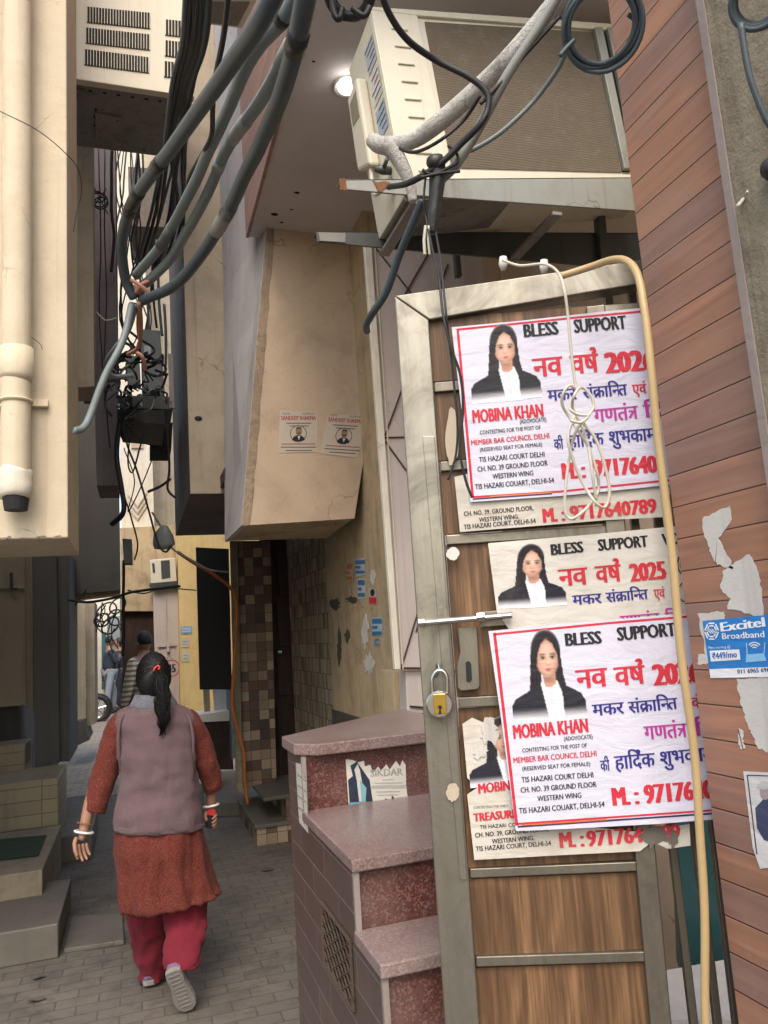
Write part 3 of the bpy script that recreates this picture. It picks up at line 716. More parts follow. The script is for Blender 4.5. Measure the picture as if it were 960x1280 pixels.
def tread(y0, y1, z, th=.03, name='tread', m='granite_t', pts=None):
    mb = MB(); P = pts or [(X0-.02,y0-.012,z),(XR,y0-.012,z),(XR,y1,z),(X0-.02,y1,z)]
    mb.prism(P, (0,0,-th)); return mb.build(name, M[m], st, bevel=.004)
tread(Y1, Yb, Zp, .036, 'landing_slab', pts=[(X0+.03,Y1-.02,Zp),(XR,Y1-.02,Zp),(XR,Yb+.5,Zp),(X0-.03,Yb,Zp),(X0-.03,Y1+.05,Zp)])
tread(Y2, Y1+.018, Zt1); tread(Y3, Y2+.008, Zt2)
# edging strips down the flank corners
mb = MB()
for (y, z0_, z1_) in ((Y2+.004, Zt2, Zt1-.03),(Y3+.004, Zt2-.24, Zt2-.03),(Y1+.01, Zt1, Zp-.04)):
    MB().box(X0-.016, X0-.002, y-.008, y+.004, z0_, z1_).build('edge_trim', M['slabedge'], st)
# wall behind the landing to the right of the side wall: pink shuttered metal gate
YP = 3.3
pk = empty('lattice_gate', on(500,840,Y=YP), 'tall pale pink metal gate with diagonal ribs behind the steel door', 'gate')
slab([(457,296),(600,296),(640,837),(496,837)], Y=YP, ext=.03).build('gate_panel', M['pink'], pk)
mb = MB()
slab([(455,296),(464,296),(501,837),(494,837)], Y=YP-.03, ext=.03, mb=mb); slab([(467,296),(469,296),(505,837),(503,837)], Y=YP-.01, ext=.01, mb=mb)
mb.build('gate_frame', M['white_w'], pk, bevel=.003)
mb = MB()
def rod(a, b, r=.004): mb.tube([on(*a,Y=YP-.006), on(*b,Y=YP-.006)], r, 5)
rod((466,305),(540,400)); rod((560,330),(481,545)); rod((481,547),(560,545)); rod((482,552),(545,640)); rod((545,690),(502,833)); rod((501,835),(560,835)); rod((545,300),(505,370)); rod((560,640),(520,790))
mb.build('diagonal_rib', M['vent'], pk)
# lower pink vents and plaster below the gate
front('vented_panel', [(507,839),(600,839),(600,935),(511,935)], YP+.02, .1, M['pink'], 'pale panel with dark slots just above the landing, behind the padlock', 'panel')
mb = MB()
for y in (882,890,900,907): slab([(513,y),(560,y+4),(560,y+6),(513,y+2)], Y=YP+.01, ext=.008, mb=mb)
top(mb.build('vent_slots', M['darkhole']), 'row of dark slots cut in the pale panel behind the padlock', 'vent')
front('wall_end', [(491,838),(509,838),(513,940),(496,940)], YP+.3, .2, M['tan_w'], 'ochre plaster end of the stickered wall beside the landing')
front('inner_house', [(560,280),(1000,220),(1000,1500),(560,1500)], 3.9, .3, M['tan'], 'dim tan wall inside the entrance behind the steel door', 'house')
top(MB().box(2.15,2.3,1.19,3.89,0,ZS-.01).build('entrance_side_wall', M['tan']), 'tan side wall of the entrance behind the cladding strip', 'wall')
front('upper_pipe_box', [(567,300),(574,300),(578,345),(571,345)], 3.2, .03, M['dark_steel'], 'thin dark upright strip between the lattice gate and the steel door top', 'strip')
# jars/insulators on the ledge over the door
for i,(x,y) in enumerate(((629,330),(680,334))):
    top(MB().tube([on(x,y+8,d=1.9), on(x,y,d=1.9), on(x,y-9,d=1.9)], [.006,.012,.009], 12).build('ceramic_insulator', M['whiteplastic'], smooth=True),
        ['small white ceramic insulator above the middle of the steel door','small white ceramic insulator where the white cable starts above the steel door'][i], 'insulator')

# ================================================================== STEEL DOOR
DP = np.array(on(526,780,d=1.6)); DA = R(24)
DN = np.array([-math.sin(DA), -math.cos(DA), 0]); DU = Vector((math.cos(DA), -math.sin(DA), 0))
DNV = Vector(DN)
def dp(px, py, e=0.0): return on(px, py, pl=(DP+DN*e, DN))
def dslab(poly, e, th, mb=None, m=0):
    mb = mb or MB(); return mb.prism([dp(x,y,e) for x,y in poly], DNV*(-th), m)
door = empty('steel_door', dp(580,1275), 'open steel framed door with walnut panels, plastered with election posters', 'door')
def lin(y, *kn):
    for (y0,x0),(y1,x1) in zip(kn, kn[1:]):
        if y <= y1 or (y1,x1)==kn[-1]: return x0+(x1-x0)*(y-y0)/(y1-y0)
outer = lambda y: lin(y,(370,493),(780,526),(1280,557))
inner = lambda y: lin(y,(400,536),(780,566),(1280,600))
rgt = lambda y: lin(y,(385,733),(1065,799),(1280,815))
rgo = lambda y: lin(y,(385,757),(1065,823),(1280,841))
YB = 1400
mb = dslab([(outer(370),370),(inner(400),400),(inner(YB),YB),(outer(YB),YB)], .0, .045); mb.build('left_stile', M['steel'], door, bevel=.003)
dslab([(493,369.5),(812,323),(816,352),(537,399.5)], .0, .045).build('top_rail', M['steel'], door, bevel=.003)
dslab([(rgt(383),383),(rgo(380),380),(rgo(YB),YB),(rgt(YB),YB)], .0, .045).build('right_stile', M['steel_d'], door, bevel=.003)
for (ya, yb, s) in ((478,490,-.08),(577,589,-.07),(669,681,-.06),(872,885,-.05),(1086,1098,-.042),(1196,1209,-.03),(1330,1345,-.02)):
    x0 = inner(ya)-1; x1 = rgt(ya)+1; d = s*(x1-x0)
    dslab([(x0+1.5,ya),(x1-1.5,ya+d),(x1,yb+d),(x0+2,yb)], -.006, .03).build('cross_rail', M['steel_d'], door, bevel=.002)
dslab([(528,545),(543,545),(584,1100),(575,1100)], .004, .0035).build('cover_strip', M['steel'], door, bevel=.001)
pan = [(400,476),(492,575),(591,667),(683,870),(887,1084),(1100,1194),(1211,1328)]
for i,(ya,yb) in enumerate(pan):
    s0 = -.085+.055*(ya-400)/900; x0, x1 = inner(ya)+1, rgt(ya)-1
    dslab([(inner(ya)-1,ya-1),(rgt(ya)+2,ya-1+s0*(x1-x0)),(rgt(yb)+2,yb+1+s0*(x1-x0)),(inner(yb)-1,yb+1)], -.016, .012).build('wood_panel', M['wood'], door)
dslab([(rgt(383)+2,383),(1000,365),(1000,374),(rgt(390),392)], -.004, .03).build('slotted_rail', M['steel_d'], door)
mb = MB()
for x in (742,768,793): dslab([(x,376),(x+13,374),(x+14,384),(x+1,386)], .006, .003, mb)
# bolt, hasp plate
mb = MB(); mb.tube([dp(524,779,.022), dp(640,769,.022)], .0065, 12); mb.tube([dp(523,779,.022), dp(531,778.4,.022)], .0095, 6); mb.tube([dp(596,772,.022), dp(606,771,.022)], .011, 6)
mb.build('slide_bolt', M['chrome'], door, smooth=False, bevel=.001)
dslab([(600,765),(745,753),(760,757),(772,772),(600,784)], .004, .003).build('bolt_plate', M['steel_d'], door, bevel=.001)
mb = MB()
dslab([(572,785),(596,783),(598,812),(600,858),(597,862),(576,864),(572,860),(571,835),(575,815)], .008, .006, mb)
mb.build('hasp', M['steel_d'], door, bevel=.002)
MB().prism([dp(x,y,.0095) for x,y in ((582,828),(586,826),(589,830),(590,850),(587,853),(583,852))], DNV*-.001).build('hasp_slot', M['darkhole'], door)
# paint chips and old scraps on the wood
def jag(cx, cy, rx, ry, seed, n=26, amp=.25):
    r_ = random.Random(seed); return [(cx+rx*math.cos(2*math.pi*i/n)*(1+amp*(r_.random()-.5)*2), cy+ry*math.sin(2*math.pi*i/n)*(1+amp*(r_.random()-.5)*2)) for i in range(n)]
# padlock
pl_ = empty('padlock', dp(549,895,.03), 'round chrome padlock with a brass core hanging from the door edge', 'padlock')
mb = MB(); mb.tube([dp(541,872,.035),dp(540,852,.035),dp(543,842,.035),dp(549,838,.035),dp(556,841,.035),dp(559,851,.035),dp(559,872,.035)], .0042, 10, smooth=4); mb.build('shackle', M['chrome'], pl_, smooth=True)
rr = []
for (e,k) in ((.022,.85),(.026,1),(.04,1),(.044,.86)):
    rr.append([dp(549.5+17.5*k*math.cos(t), 881+17.5*k*math.sin(t), e) for t in [2*math.pi*j/28 for j in range(28)]])
MB().rings(rr).build('lock_body', M['chrome'], pl_, smooth=False)
dslab([(541,868),(557,867),(559,892),(543,894)], .0465, .002).build('brass_core', M['brass'], pl_, bevel=.001)
MB().prism([dp(x,y,.048) for x,y in ((547,884),(550,881),(553,884),(551,887),(552,893),(548,893),(549,887))], DNV*-.001).build('keyhole', M['darkhole'], pl_)
mb = MB().tube([dp(544,846,.018),dp(549,838,.03),dp(548,829,.02),dp(546,833,.0)], .003, 6, smooth=3)
mb.build('staple', M['chrome'], pl_)

# grille to the right of the door and what stands behind
gr = empty('entrance_grille', dp(870,1275,-.1), 'fixed grille of upright flat bars between the door and the cladding', 'grille')
def gx(x, y): return x + .118*(y-1065)
for i,x in enumerate((838,868,892)):
    dslab([(gx(x,330),330),(gx(x+10,330),330),(gx(x+10,1400),1400),(gx(x,1400),1400)], -.07, .02).build('bar', M['steel_d'], gr, bevel=.002)
dslab([(gx(905,330),330),(gx(940,330),330),(gx(940,1400),1400),(gx(905,1400),1400)], -.05, .04).build('post', M['dark_steel'], gr, bevel=.003)
dslab([(745,392),(900,380),(900,392),(747,404)], -.06, .03).build('top_bar', M['steel_d'], gr, bevel=.002)
top(MB().prism([on(840,980,d=2.5),on(905,980,d=2.5),on(925,1215,d=2.5),on(850,1215,d=2.5)], (0.05,.08,0)).build('teal_cabinet', M['teal']), 'dark teal cabinet seen between the upright bars', 'cabinet')
zz = on(860,1215,d=2.3).z
mb = MB().prism([on(820,1215,Z=zz),on(960,1190,Z=zz),on(960,1275,Z=zz),on(800,1275,Z=zz)], (0,0,-.05)); top(mb.build('marble_step', M['whiteplastic']), 'white marble step inside the entrance below the teal cabinet', 'step')
top(MB().box(.9,1.35,1.75,3.8,0,zz-.06).build('entrance_floor', M['white_w']), 'pale floor block inside the entrance', 'floor')

# ================================================================== CLADDING STRIP AND CONCRETE PILLAR
XC = 1.0; yc1 = on(861,790,X=XC).y; yc0 = on(962,620,X=XC).y
cl = top(MB().box(XC, XC+.34, yc0-.02, yc1, 0, 4.05).build('plank_cladding_wall', M['plank']), 'narrow wall strip clad in red brown wooden planks on the right', 'wall')
XPil = .975; yp = on(962,620,X=XPil).y
pil = empty('concrete_pillar', Vector((1.1,.7,0)), 'bare stained concrete pillar at the right edge above the planks', 'pillar')
MB().box(XPil, 1.5, .2, yp, 0, 4.05).build('shaft', M['concrete'], pil, bevel=.006)
MB().box(XPil-.004, XPil-.0005, yp-.018, yp-.002, 0, 4.05).build('mortar_edge', M['slabedge'], pil)
# ================================================================== PRINTED MATTER
_G = {}
def rawtext(s, res=2):
    if s in _G: return _G[s]
    c = bpy.data.curves.new('glyph', 'FONT'); c.body = s; c.size = 1; c.resolution_u = res; c.fill_mode = 'FRONT'
    o = bpy.data.objects.new('glyph', c); COL.objects.link(o)
    bpy.context.view_layer.update()
    me = bpy.data.meshes.new_from_object(o.evaluated_get(bpy.context.evaluated_depsgraph_get()))
    vs = [(v.co.x, v.co.y) for v in me.vertices]; fs = [list(p.vertices) for p in me.polygons]
    bpy.data.objects.remove(o); bpy.data.curves.remove(c); bpy.data.meshes.remove(me)
    _G[s] = (vs, fs); return _G[s]
def bbx(vs): 
    xs = [v[0] for v in vs]; ys = [v[1] for v in vs]; return min(xs), max(xs), min(ys), max(ys)
BAR = bbx(rawtext('|')[0])[0]
def adv(ch):
    if ch == ' ': return .28
    if ch == 'ि': return .262
    b = bbx(rawtext(ch+'|')[0]); return b[1]-(bbx(rawtext('|')[0])[1])
def bar2(p, q, t):
    d = (q[0]-p[0], q[1]-p[1]); L = math.hypot(*d) or 1; n = (-d[1]/L*t/2, d[0]/L*t/2)
    return [(p[0]-n[0],p[1]-n[1]),(q[0]-n[0],q[1]-n[1]),(q[0]+n[0],q[1]+n[1]),(p[0]+n[0],p[1]+n[1])]
HN = bbx(rawtext('न')[0]); HD = HN[3]   # head line height
def deva(tokens):
    """hand set Devanagari: plain glyphs plus half letters, reph, rakar"""
    vs, fs = [], []; x = 0
    def put(g, dx):
        b = len(vs); vs.extend([(a+dx, c) for a, c in g[0]]); fs.extend([[b+i for i in f] for f in g[1]])
    def stroke(pts, t=.075):
        for p, q in zip(pts, pts[1:]):
            b = len(vs); vs.extend(bar2(p, q, t)); fs.append([b, b+1, b+2, b+3])
    for tk in tokens:
        if tk == 'REPH':
            stroke([(x-.16,HD),(x-.07,HD+.09),(x-.10,HD+.19),(x-.20,HD+.20),(x-.23,HD+.14)])
        elif tk == 'RAKAR':
            stroke([(x-.40,.24),(x-.64,.03)])
        elif tk == 'TRA':
            x += .27; put(rawtext('ा'), x); a = adv('ा'); stroke([(x-.28,HD-.03),(x+a*.7,HD-.03)], .06); stroke([(x-.20,.40),(x+.12,.36)], .08); stroke([(x+.02,.34),(x-.20,.08)], .075); x += a
        elif tk.startswith('half'):
            ch = tk[4:]; g = rawtext(ch); bb_ = bbx(g[0]); cut = bb_[1]-.17
            bm = bmesh.new(); bv = [bm.verts.new((a, c, 0)) for a, c in g[0]]
            for f in g[1]:
                try: bm.faces.new([bv[i] for i in f])
                except ValueError: pass
            bmesh.ops.bisect_plane(bm, geom=bm.verts[:]+bm.edges[:]+bm.faces[:], plane_co=(cut,0,0), plane_no=(1,0,0), clear_outer=True)
            bm.verts.index_update(); put(([(v.co.x, v.co.y) for v in bm.verts], [[v.index for v in f.verts] for f in bm.faces]), x); bm.free(); x += cut
        elif tk == ' ': x += .25
        else: put(rawtext(tk), x); x += adv(tk)
    return vs, fs
DV = {
 'nav': ['न','व'], 'varsh': ['व','ष','REPH'], 'makar': ['म','क','र'],
 'sank': ['स','ं','क','RAKAR','ा','ि','halfन','त'], 'evam': ['ए','व','ं'],
 'gan': ['ग','ण','त','ं','TRA'], 'di': ['ि','द'], 'ki': ['क','ी'],
 'hard': ['ह','ा','ि','द','REPH','क'], 'shubh': ['श','ु','भ','क','ा','म'],
}
def put_text(mb, s, bl, br, h, col, P, e, bold=0.0, dev=False):
    vs, fs = deva(DV[s]) if dev else rawtext(s)
    x0, x1, _, _ = bbx(vs); cap = HD if dev else bbx(rawtext('H')[0])[3]
    bold *= 1.5 if dev else (1.7 if h > 9 else 1.2); n = 1 if bold == 0 else (5 if h > 9 else 3)
    for k in range(n):
        ek = e + k*.00006
        A = P(bl[0], bl[1], ek); B = P(br[0], br[1], ek); T = P(bl[0], bl[1]-h, ek)
        U = B-A; up = Vector((0,0,(T-A).z)); dx = 0 if n == 1 else (k-(n-1)/2)/((n-1)/2)*bold*cap/(x1-x0)
        sc = 1-2*bold*cap/(x1-x0) if n > 1 else 1
        mb.add([A + U*(((x-x0)/(x1-x0)-.5)*sc+.5+dx) + up*(y/cap) for x, y in vs], fs, 0, col)
def sm(a, b, x): t = np.clip((x-a)/(b-a), 0, 1); return t*t*(3-2*t)
def inpoly(U, Vv, poly):
    ins = np.zeros_like(U, bool); n = len(poly)
    for i in range(n):
        x0,y0 = poly[i]; x1,y1 = poly[(i+1)%n]
        c = ((y0 > Vv) != (y1 > Vv)); xx = (x1-x0)*(Vv-y0)/((y1-y0) or 1e-9)+x0
        ins ^= c & (U < xx)
    return ins
def portrait_img(nu=96, nv=110, white=(.82,.80,.86)):
    U, Vv = np.meshgrid((np.arange(nu)+.5)/nu, (np.arange(nv)+.5)/nv)
    C = np.zeros((nv, nu, 3)); A = np.zeros((nv, nu))
    def ell(cx, cy, rx, ry, soft=.12):
        d = np.sqrt(((U-cx)/rx)**2+((Vv-cy)/ry)**2); return 1-sm(1-soft, 1+soft, d)
    def lay(mask, col):
        m = mask.astype(float)[...,None]; C[:] = C*(1-m)+np.array(col)*m; A[:] = np.maximum(A, mask.astype(float))
    hair = (.012,.010,.014); coat = (.018,.018,.028)
    lay(inpoly(U,Vv,[(.29,.22),(.265,.5),(.25,.64),(.26,.78),(.42,.78),(.42,.3)]), hair)
    lay(inpoly(U,Vv,[(.58,.2),(.69,.3),(.71,.5),(.755,.66),(.76,.84),(.6,.84),(.55,.5)]), hair)
    lay(ell(.49,.235,.20,.235), hair)
    lay(inpoly(U,Vv,[(.0,.99),(.0,.80),(.05,.73),(.2,.67),(.38,.58),(.48,.75),(.5,1)]), coat)
    lay(inpoly(U,Vv,[(.62,.58),(.78,.64),(.93,.71),(.99,.80),(1,.99),(.6,1)]), coat)
    lay(inpoly(U,Vv,[(.40,.57),(.50,.62),(.62,.56),(.68,.7),(.70,1),(.50,1)]), (.80,.80,.84))
    lay(inpoly(U,Vv,[(.43,.48),(.60,.48),(.61,.59),(.54,.64),(.46,.62)]), (.50,.27,.19))
    lay(inpoly(U,Vv,[(.50,.63),(.56,.63),(.60,1),(.55,1)]), (.62,.62,.68))
    dF = np.sqrt(((U-.51)/(.150-.03*sm(.38,.54,Vv)))**2+((Vv-.325)/.218)**2); face = 1-sm(.94, 1.06, dF)
    shade = (1-.42*np.clip(dF,0,1)**2.4)*(1-.16*sm(.5,.66,U))*(1-.10*sm(.40,.52,Vv))
    fc = np.stack([.70*shade, .44*shade**1.12, .335*shade**1.2], -1); m_ = face[...,None]; C[:] = C*(1-m_)+fc*m_; A[:] = np.maximum(A, face)
    lay(ell(.505,.225,.08,.06,.9)*.35, (.80,.56,.46)); lay(ell(.445,.395,.045,.045,.9)*.28, (.72,.33,.27)); lay(ell(.58,.395,.04,.045,.9)*.25, (.70,.32,.26))
    lay(inpoly(U,Vv,[(.33,.36),(.34,.18),(.43,.09),(.50,.105),(.43,.17),(.385,.27),(.368,.38),(.372,.50),(.40,.60),(.3,.62)]), hair)
    lay(inpoly(U,Vv,[(.50,.105),(.60,.12),(.69,.22),(.695,.42),(.675,.56),(.73,.64),(.655,.54),(.652,.40),(.642,.28),(.58,.16)]), hair)
    for cx, sg in ((.450,-1), (.578,1)):
        lay(ell(cx,.312,.036,.020,.6)*.45, (.22,.12,.09)); lay(ell(cx,.313,.027,.0095,.4)*.85, (.62,.55,.52)); lay(ell(cx,.312,.0155,.0135,.35), (.02,.012,.01)); lay(ell(cx,.301,.037,.0085,.5)*.95, (.03,.015,.015)); lay(ell(cx,.322,.028,.004,.6)*.5, (.12,.06,.05))
        lay(ell(cx-.008*sg*0,.276-.004,.042,.0095,.5)*.9, (.07,.04,.03)); lay(ell(cx+.03*sg,.281,.015,.006,.6)*.6, (.07,.04,.03))
    lay(ell(.490,.350,.008,.045,.9)*.30, (.34,.18,.13)); lay(ell(.520,.350,.010,.045,.9)*.30, (.82,.60,.50)); lay(ell(.500,.387,.008,.007,.6)*.7, (.20,.09,.07)); lay(ell(.530,.387,.008,.007,.6)*.7, (.20,.09,.07)); lay(ell(.515,.393,.028,.008,.8)*.4, (.36,.18,.13))
    lay(ell(.515,.432,.036,.009,.4)*.95, (.42,.07,.08)); lay(ell(.515,.445,.033,.012,.4)*.95, (.56,.11,.11)); lay(ell(.515,.4375,.036,.0028,.6)*.8, (.16,.03,.03)); lay(ell(.515,.462,.03,.006,.9)*.35, (.36,.18,.13))
    lay(ell(.51,.237,.006,.006,.4)*.7, (.3,.02,.02)); lay(ell(.51,.545,.09,.03,.7)*.55, (.25,.12,.09))
    hn = np.sin(U*150+np.sin(Vv*9)*4+Vv*12)*.5+.5; hm = (C.sum(2) < .06); C[hm] += (np.array([.020,.016,.018])*(hn**2)[...,None])[hm]
    fade = sm(.84, 1.0, Vv)*(1-inpoly(U,Vv,[(.4,.57),(.62,.57),(.7,1),(.5,1)])*.3)
    C = C*(1-fade[...,None])+np.array(white)*fade[...,None]
    return C, A
PIMG = portrait_img(); 
def put_image(mb, img, quad, P, e):
    C, A = img; nv, nu = A.shape
    q = [P(x, y, e) for x, y in quad]   # TL TR BR BL
    pt = lambda a, b: (q[0]*(1-a)+q[1]*a)*(1-b)+(q[3]*(1-a)+q[2]*a)*b
    G = [[pt(i/nu, j/nv) for i in range(nu+1)] for j in range(nv+1)]
    b = len(mb.v); mb.v += [p for r_ in G for p in r_]; mb.hascol = True
    Cw = C*A[...,None]+np.array(WHT0)*(1-A[...,None]); Cp = np.pad(Cw, ((1,1),(1,1),(0,0)), 'edge'); Vc = (Cp[:-1,:-1]+Cp[1:,:-1]+Cp[:-1,1:]+Cp[1:,1:])/4
    for j in range(nv):
        for i in range(nu):
            if A[j,i] > .5:
                a = b+j*(nu+1)+i; mb.f.append([a, a+nu+1, a+nu+2, a+1]); mb.m.append(0); mb.c.append([tuple(Vc[j,i]), tuple(Vc[j+1,i]), tuple(Vc[j+1,i+1]), tuple(Vc[j,i+1])])
WHT0 = (.56,.54,.60)
def cpoly(mb, pts, P, e, col): mb.poly([P(x, y, e) for x, y in pts], 0, col)
def cline(mb, pts, wd, P, e, col):
    for p, q in zip(pts, pts[1:]): mb.poly([P(x, y, e) for x, y in bar2(p, q, wd)], 0, col)
def ring_pts(cx, cy, rx, ry, n=28): return [(cx+rx*math.cos(2*math.pi*i/n), cy+ry*math.sin(2*math.pi*i/n)) for i in range(n+1)]
WHT = (.60,.59,.70); OLD = (.56,.52,.46); RED = (.55,.03,.05); BLK = (.02,.02,.025); BLU = (.035,.03,.22); MAG = (.42,.04,.30); NAVY = (.05,.03,.10)
def sheet(name, poly, e, col, mat, label, cat='poster', P=dp, group=None, th=.0012, wav=0):
    pts = [P(x,y,e) for x,y in poly]; root = empty(name, min(pts, key=lambda p:p.z), label, cat, group)
    n = (P(poly[0][0],poly[0][1],e+.001)-P(poly[0][0],poly[0][1],e)).normalized()
    mb = MB(); b = MB(); N = len(pts)
    b.poly(pts, 0, col); b.poly([p-n*th for p in pts][::-1], 0, dk(col,.9))
    for i in range(N):
        j = (i+1)%N; b.poly([pts[i], pts[i]-n*th, pts[j]-n*th, pts[j]], 0, col)
    b.build('paper_sheet', mat, root); return root
def election(root, mat, e, T, portrait, border, *_):
    mb = MB()
    for (s, a, b, h, c, bo, dv) in T: put_text(mb, s, a, b, h, c, dp, e+.0012, bo, dv)
    mb.build('lettering', mat, root)
    if portrait: mb = MB(); put_image(mb, PIMG, portrait, dp, e+.0006); mb.build('portrait', mat, root)
    if border:
        mb = MB()
        for pts, wd, c in border: cline(mb, pts, wd, dp, e+.0004 + (.0002 if c != RED else 0), c)
        mb.build('border', mat, root)
# old strip beneath the upper poster
po = M['print_old']; pn = M['print']
r1 = sheet('election_poster', [(568,596),(586,592),(700,600),(838,596),(836,646),(760,650),(700,655),(575,665)], .006, OLD, po, 'weathered strip of an old poster with a full phone number, under the upper new poster')
election(r1, po, .006, [("CH. NO. 39, GROUND FLOOR,",(580,645),(667,637.5),5.6,BLK,.03,0),("WESTERN WING.",(599,652.5),(649,648),5.4,BLK,.03,0),("TIS HAZARI COURT, DELHI-54",(580,661.5),(670,653.5),5.6,BLK,.03,0),
  ("M. :",(679,653),(707,650.5),17,RED,.05,0),("9717640789",(713,650),(822,640.5),17.5,RED,.05,0)], None, None)
# scrap of pale paper at the left of the upper poster, and on the next panel
for i,(cx,cy,rx,ry,lb) in enumerate(((565,548,8,36,'small pale paper scrap beside the left edge of the upper new poster'),(566,692,8,8,'tiny white paper scrap below the old phone number strip'),(566,990,8,12,'grey paper scrap on the steel frame below the padlock'))):
    mb = MB().prism([dp(x,y,.0075 if i<2 else .0065) for x,y in jag(cx,cy,rx,ry,i+5,22,.12)], DNV*-.0008); top(mb.build('paper_scrap', M['paper'] if i == 1 else M['cream_b']), lb, 'scrap')
# weathered 2025 poster
r2 = sheet('election_poster', [(610,679),(740,668),(862,656),(868,775),(760,790),(640,792),(621,765)], .0075, (.60,.57,.52), po, 'weathered 2025 poster half hidden beneath the bolt and the lower new poster')
election(r2, po, .0075, [("BLESS",(689,694),(730,690),13.5,BLK,.05,0),("SUPPORT",(748,688.5),(811,683),14,BLK,.05,0),("VOTE",(828,681.5),(868,678),14,BLK,.05,0),
  ('nav',(699,733),(736,730),21,RED,.035,1),('varsh',(745,729),(778,726),21,RED,.035,1),("2025",(788,727),(834,723),22,RED,.06,0),
  ('makar',(716,756.5),(753,753.5),12,BLU,.03,1),('sank',(758,753),(811,748.5),12,BLU,.03,1),('evam',(818,748),(832,747),11,RED,.03,1),('gan',(776,783),(826,779),13,MAG,.03,1),('di',(832,779),(850,777),13,MAG,.03,1)],
  [(621,683),(707,676),(709,757),(623,762)], [(ring_pts(856,705,9,14), 1.5, BLK),(ring_pts(856,705,6,10), 1, BLK),(ring_pts(856,740,8,12), 1.4, BLK)])
# old poster lower left with torn portrait
tear = [(578,905),(590,897),(604,903),(612,896),(625,900),(636,895),(660,890),(700,900),(700,1030),(800,1040),(862,1030),(863,1057),(835,1061),(815,1052),(800,1064),(700,1069),(593,1075),(589,1040),(584,993),(596,985),(584,972)]
r3 = sheet('election_poster', tear, .006, OLD, po, 'torn old poster behind the lower new one, with red TREASURER letters at its left')
election(r3, po, .006, [("CH. NO. 39, GROUND FLOOR,",(594,1047),(686,1039),5.8,BLK,.03,0),("WESTERN WING,",(615,1054.5),(668,1050),5.6,BLK,.03,0),("TIS HAZARI COURT, DELHI-54",(595,1064),(689,1056.5),5.8,BLK,.03,0),
  ("TREASURER",(592,1027),(654,1021),10,RED,.05,0),("CONTESTING FOR THE P",(592,1011),(635,1008.5),3,BLK,0,0),("TIS HAZARI CO",(600,1036),(645,1033),4.5,BLK,.02,0),("MOBINA",(598,992),(648,986),12,RED,.05,0),
  ("M. :",(700,1060),(731,1057.5),19,RED,.05,0),("9717640789",(734,1058),(852,1049),19,RED,.05,0)], [(582,899),(672,892),(676,978),(588,986)], None)
for i,(cx,cy,rx,ry) in enumerate(((612,915,10,14),(600,940,9,8),(818,1045,14,12),(842,1048,7,10),(806,1032,8,6))):
    mb = MB().prism([dp(x,y,.0085) for x,y in jag(cx,cy,rx,ry,i+15,24,.45)], DNV*-.0008); mb.build('torn_patch', M['paper'] if i<2 else M['stone'], r3)
# upper new poster
top_T = [("BLESS",(655,421.5),(699,417.5),16,BLK,.05,0),("SUPPORT",(718,416),(784,410.5),16.5,BLK,.05,0),("V",(806,409),(818,408),16.5,BLK,.05,0),
  ('nav',(667,471.5),(705,468),23,RED,.035,1),('varsh',(714,467.5),(750,464.5),23,RED,.035,1),("2026",(757,466.5),(822,461.5),25.5,RED,.06,0),
  ('makar',(685,501.5),(722,498.5),13.5,BLU,.03,1),('sank',(729,498),(785,493.5),13.5,BLU,.03,1),('evam',(791,493),(809,491.5),12,RED,.03,1),
  ('gan',(743,528),(799,523),16,MAG,.03,1),('di',(805,522),(832,520),16,MAG,.03,1),
  ('ki',(693,562),(705,561),12.5,BLU,.03,1),('hard',(711,560),(756,556),15.5,BLU,.03,1),('shubh',(762,555),(822,550),15.5,BLU,.03,1),
  ("M. :",(703,599),(733,596.5),20,RED,.06,0),("9717640",(742,596),(823,590),21,RED,.06,0),
  ("MOBINA KHAN",(591,528.5),(680,520.5),16,RED,.05,0),("(ADOVOCATE)",(650,529.5),(683,526.5),5,BLK,.02,0),
  ("CONTESTING FOR THE POST OF",(600,543),(676,536.5),4.8,BLK,.02,0),("MEMBER BAR COUNCIL DELHI",(589,556.5),(687,547.5),6.3,RED,.03,0),
  ("(RESERVED SEAT FOR FEMALE)",(600,564.5),(678,557.5),4.6,BLK,.02,0),("TIS HAZARI COURT DELHI",(599,577.5),(681,570.5),6.2,BLK,.03,0),
  ("CH. NO. 39 GROUND FLOOR",(597,589.5),(685,581.5),6.2,BLK,.03,0),("WESTERN WING",(616,598.5),(667,594),6,BLK,.03,0),("TIS HAZARI COUART, DELHI-54",(594,611.5),(693,603),6.2,BLK,.03,0)]
r4 = sheet('election_poster', [(564.5,409),(650,401),(735,391.5),(860,379),(866,500),(872,602),(800,610),(700,620),(588,627.5),(578,520)], .013, WHT, pn, 'upper of the two crisp white 2026 election posters, white cable dangling over it')
election(r4, pn, .013, top_T, [(585,408.5),(673,401),(678,497),(590,506)], [([(572,412),(720,397),(860,384)],2.6,RED),([(572,411),(582,520),(591,622)],3.2,RED),([(590,621.5),(700,614.5),(868,597)],2.6,RED),([(591,624),(690,617),(690,617)],1.6,NAVY),([(612,620.8),(690,615.6)],1.5,(.6,.22,.05))])
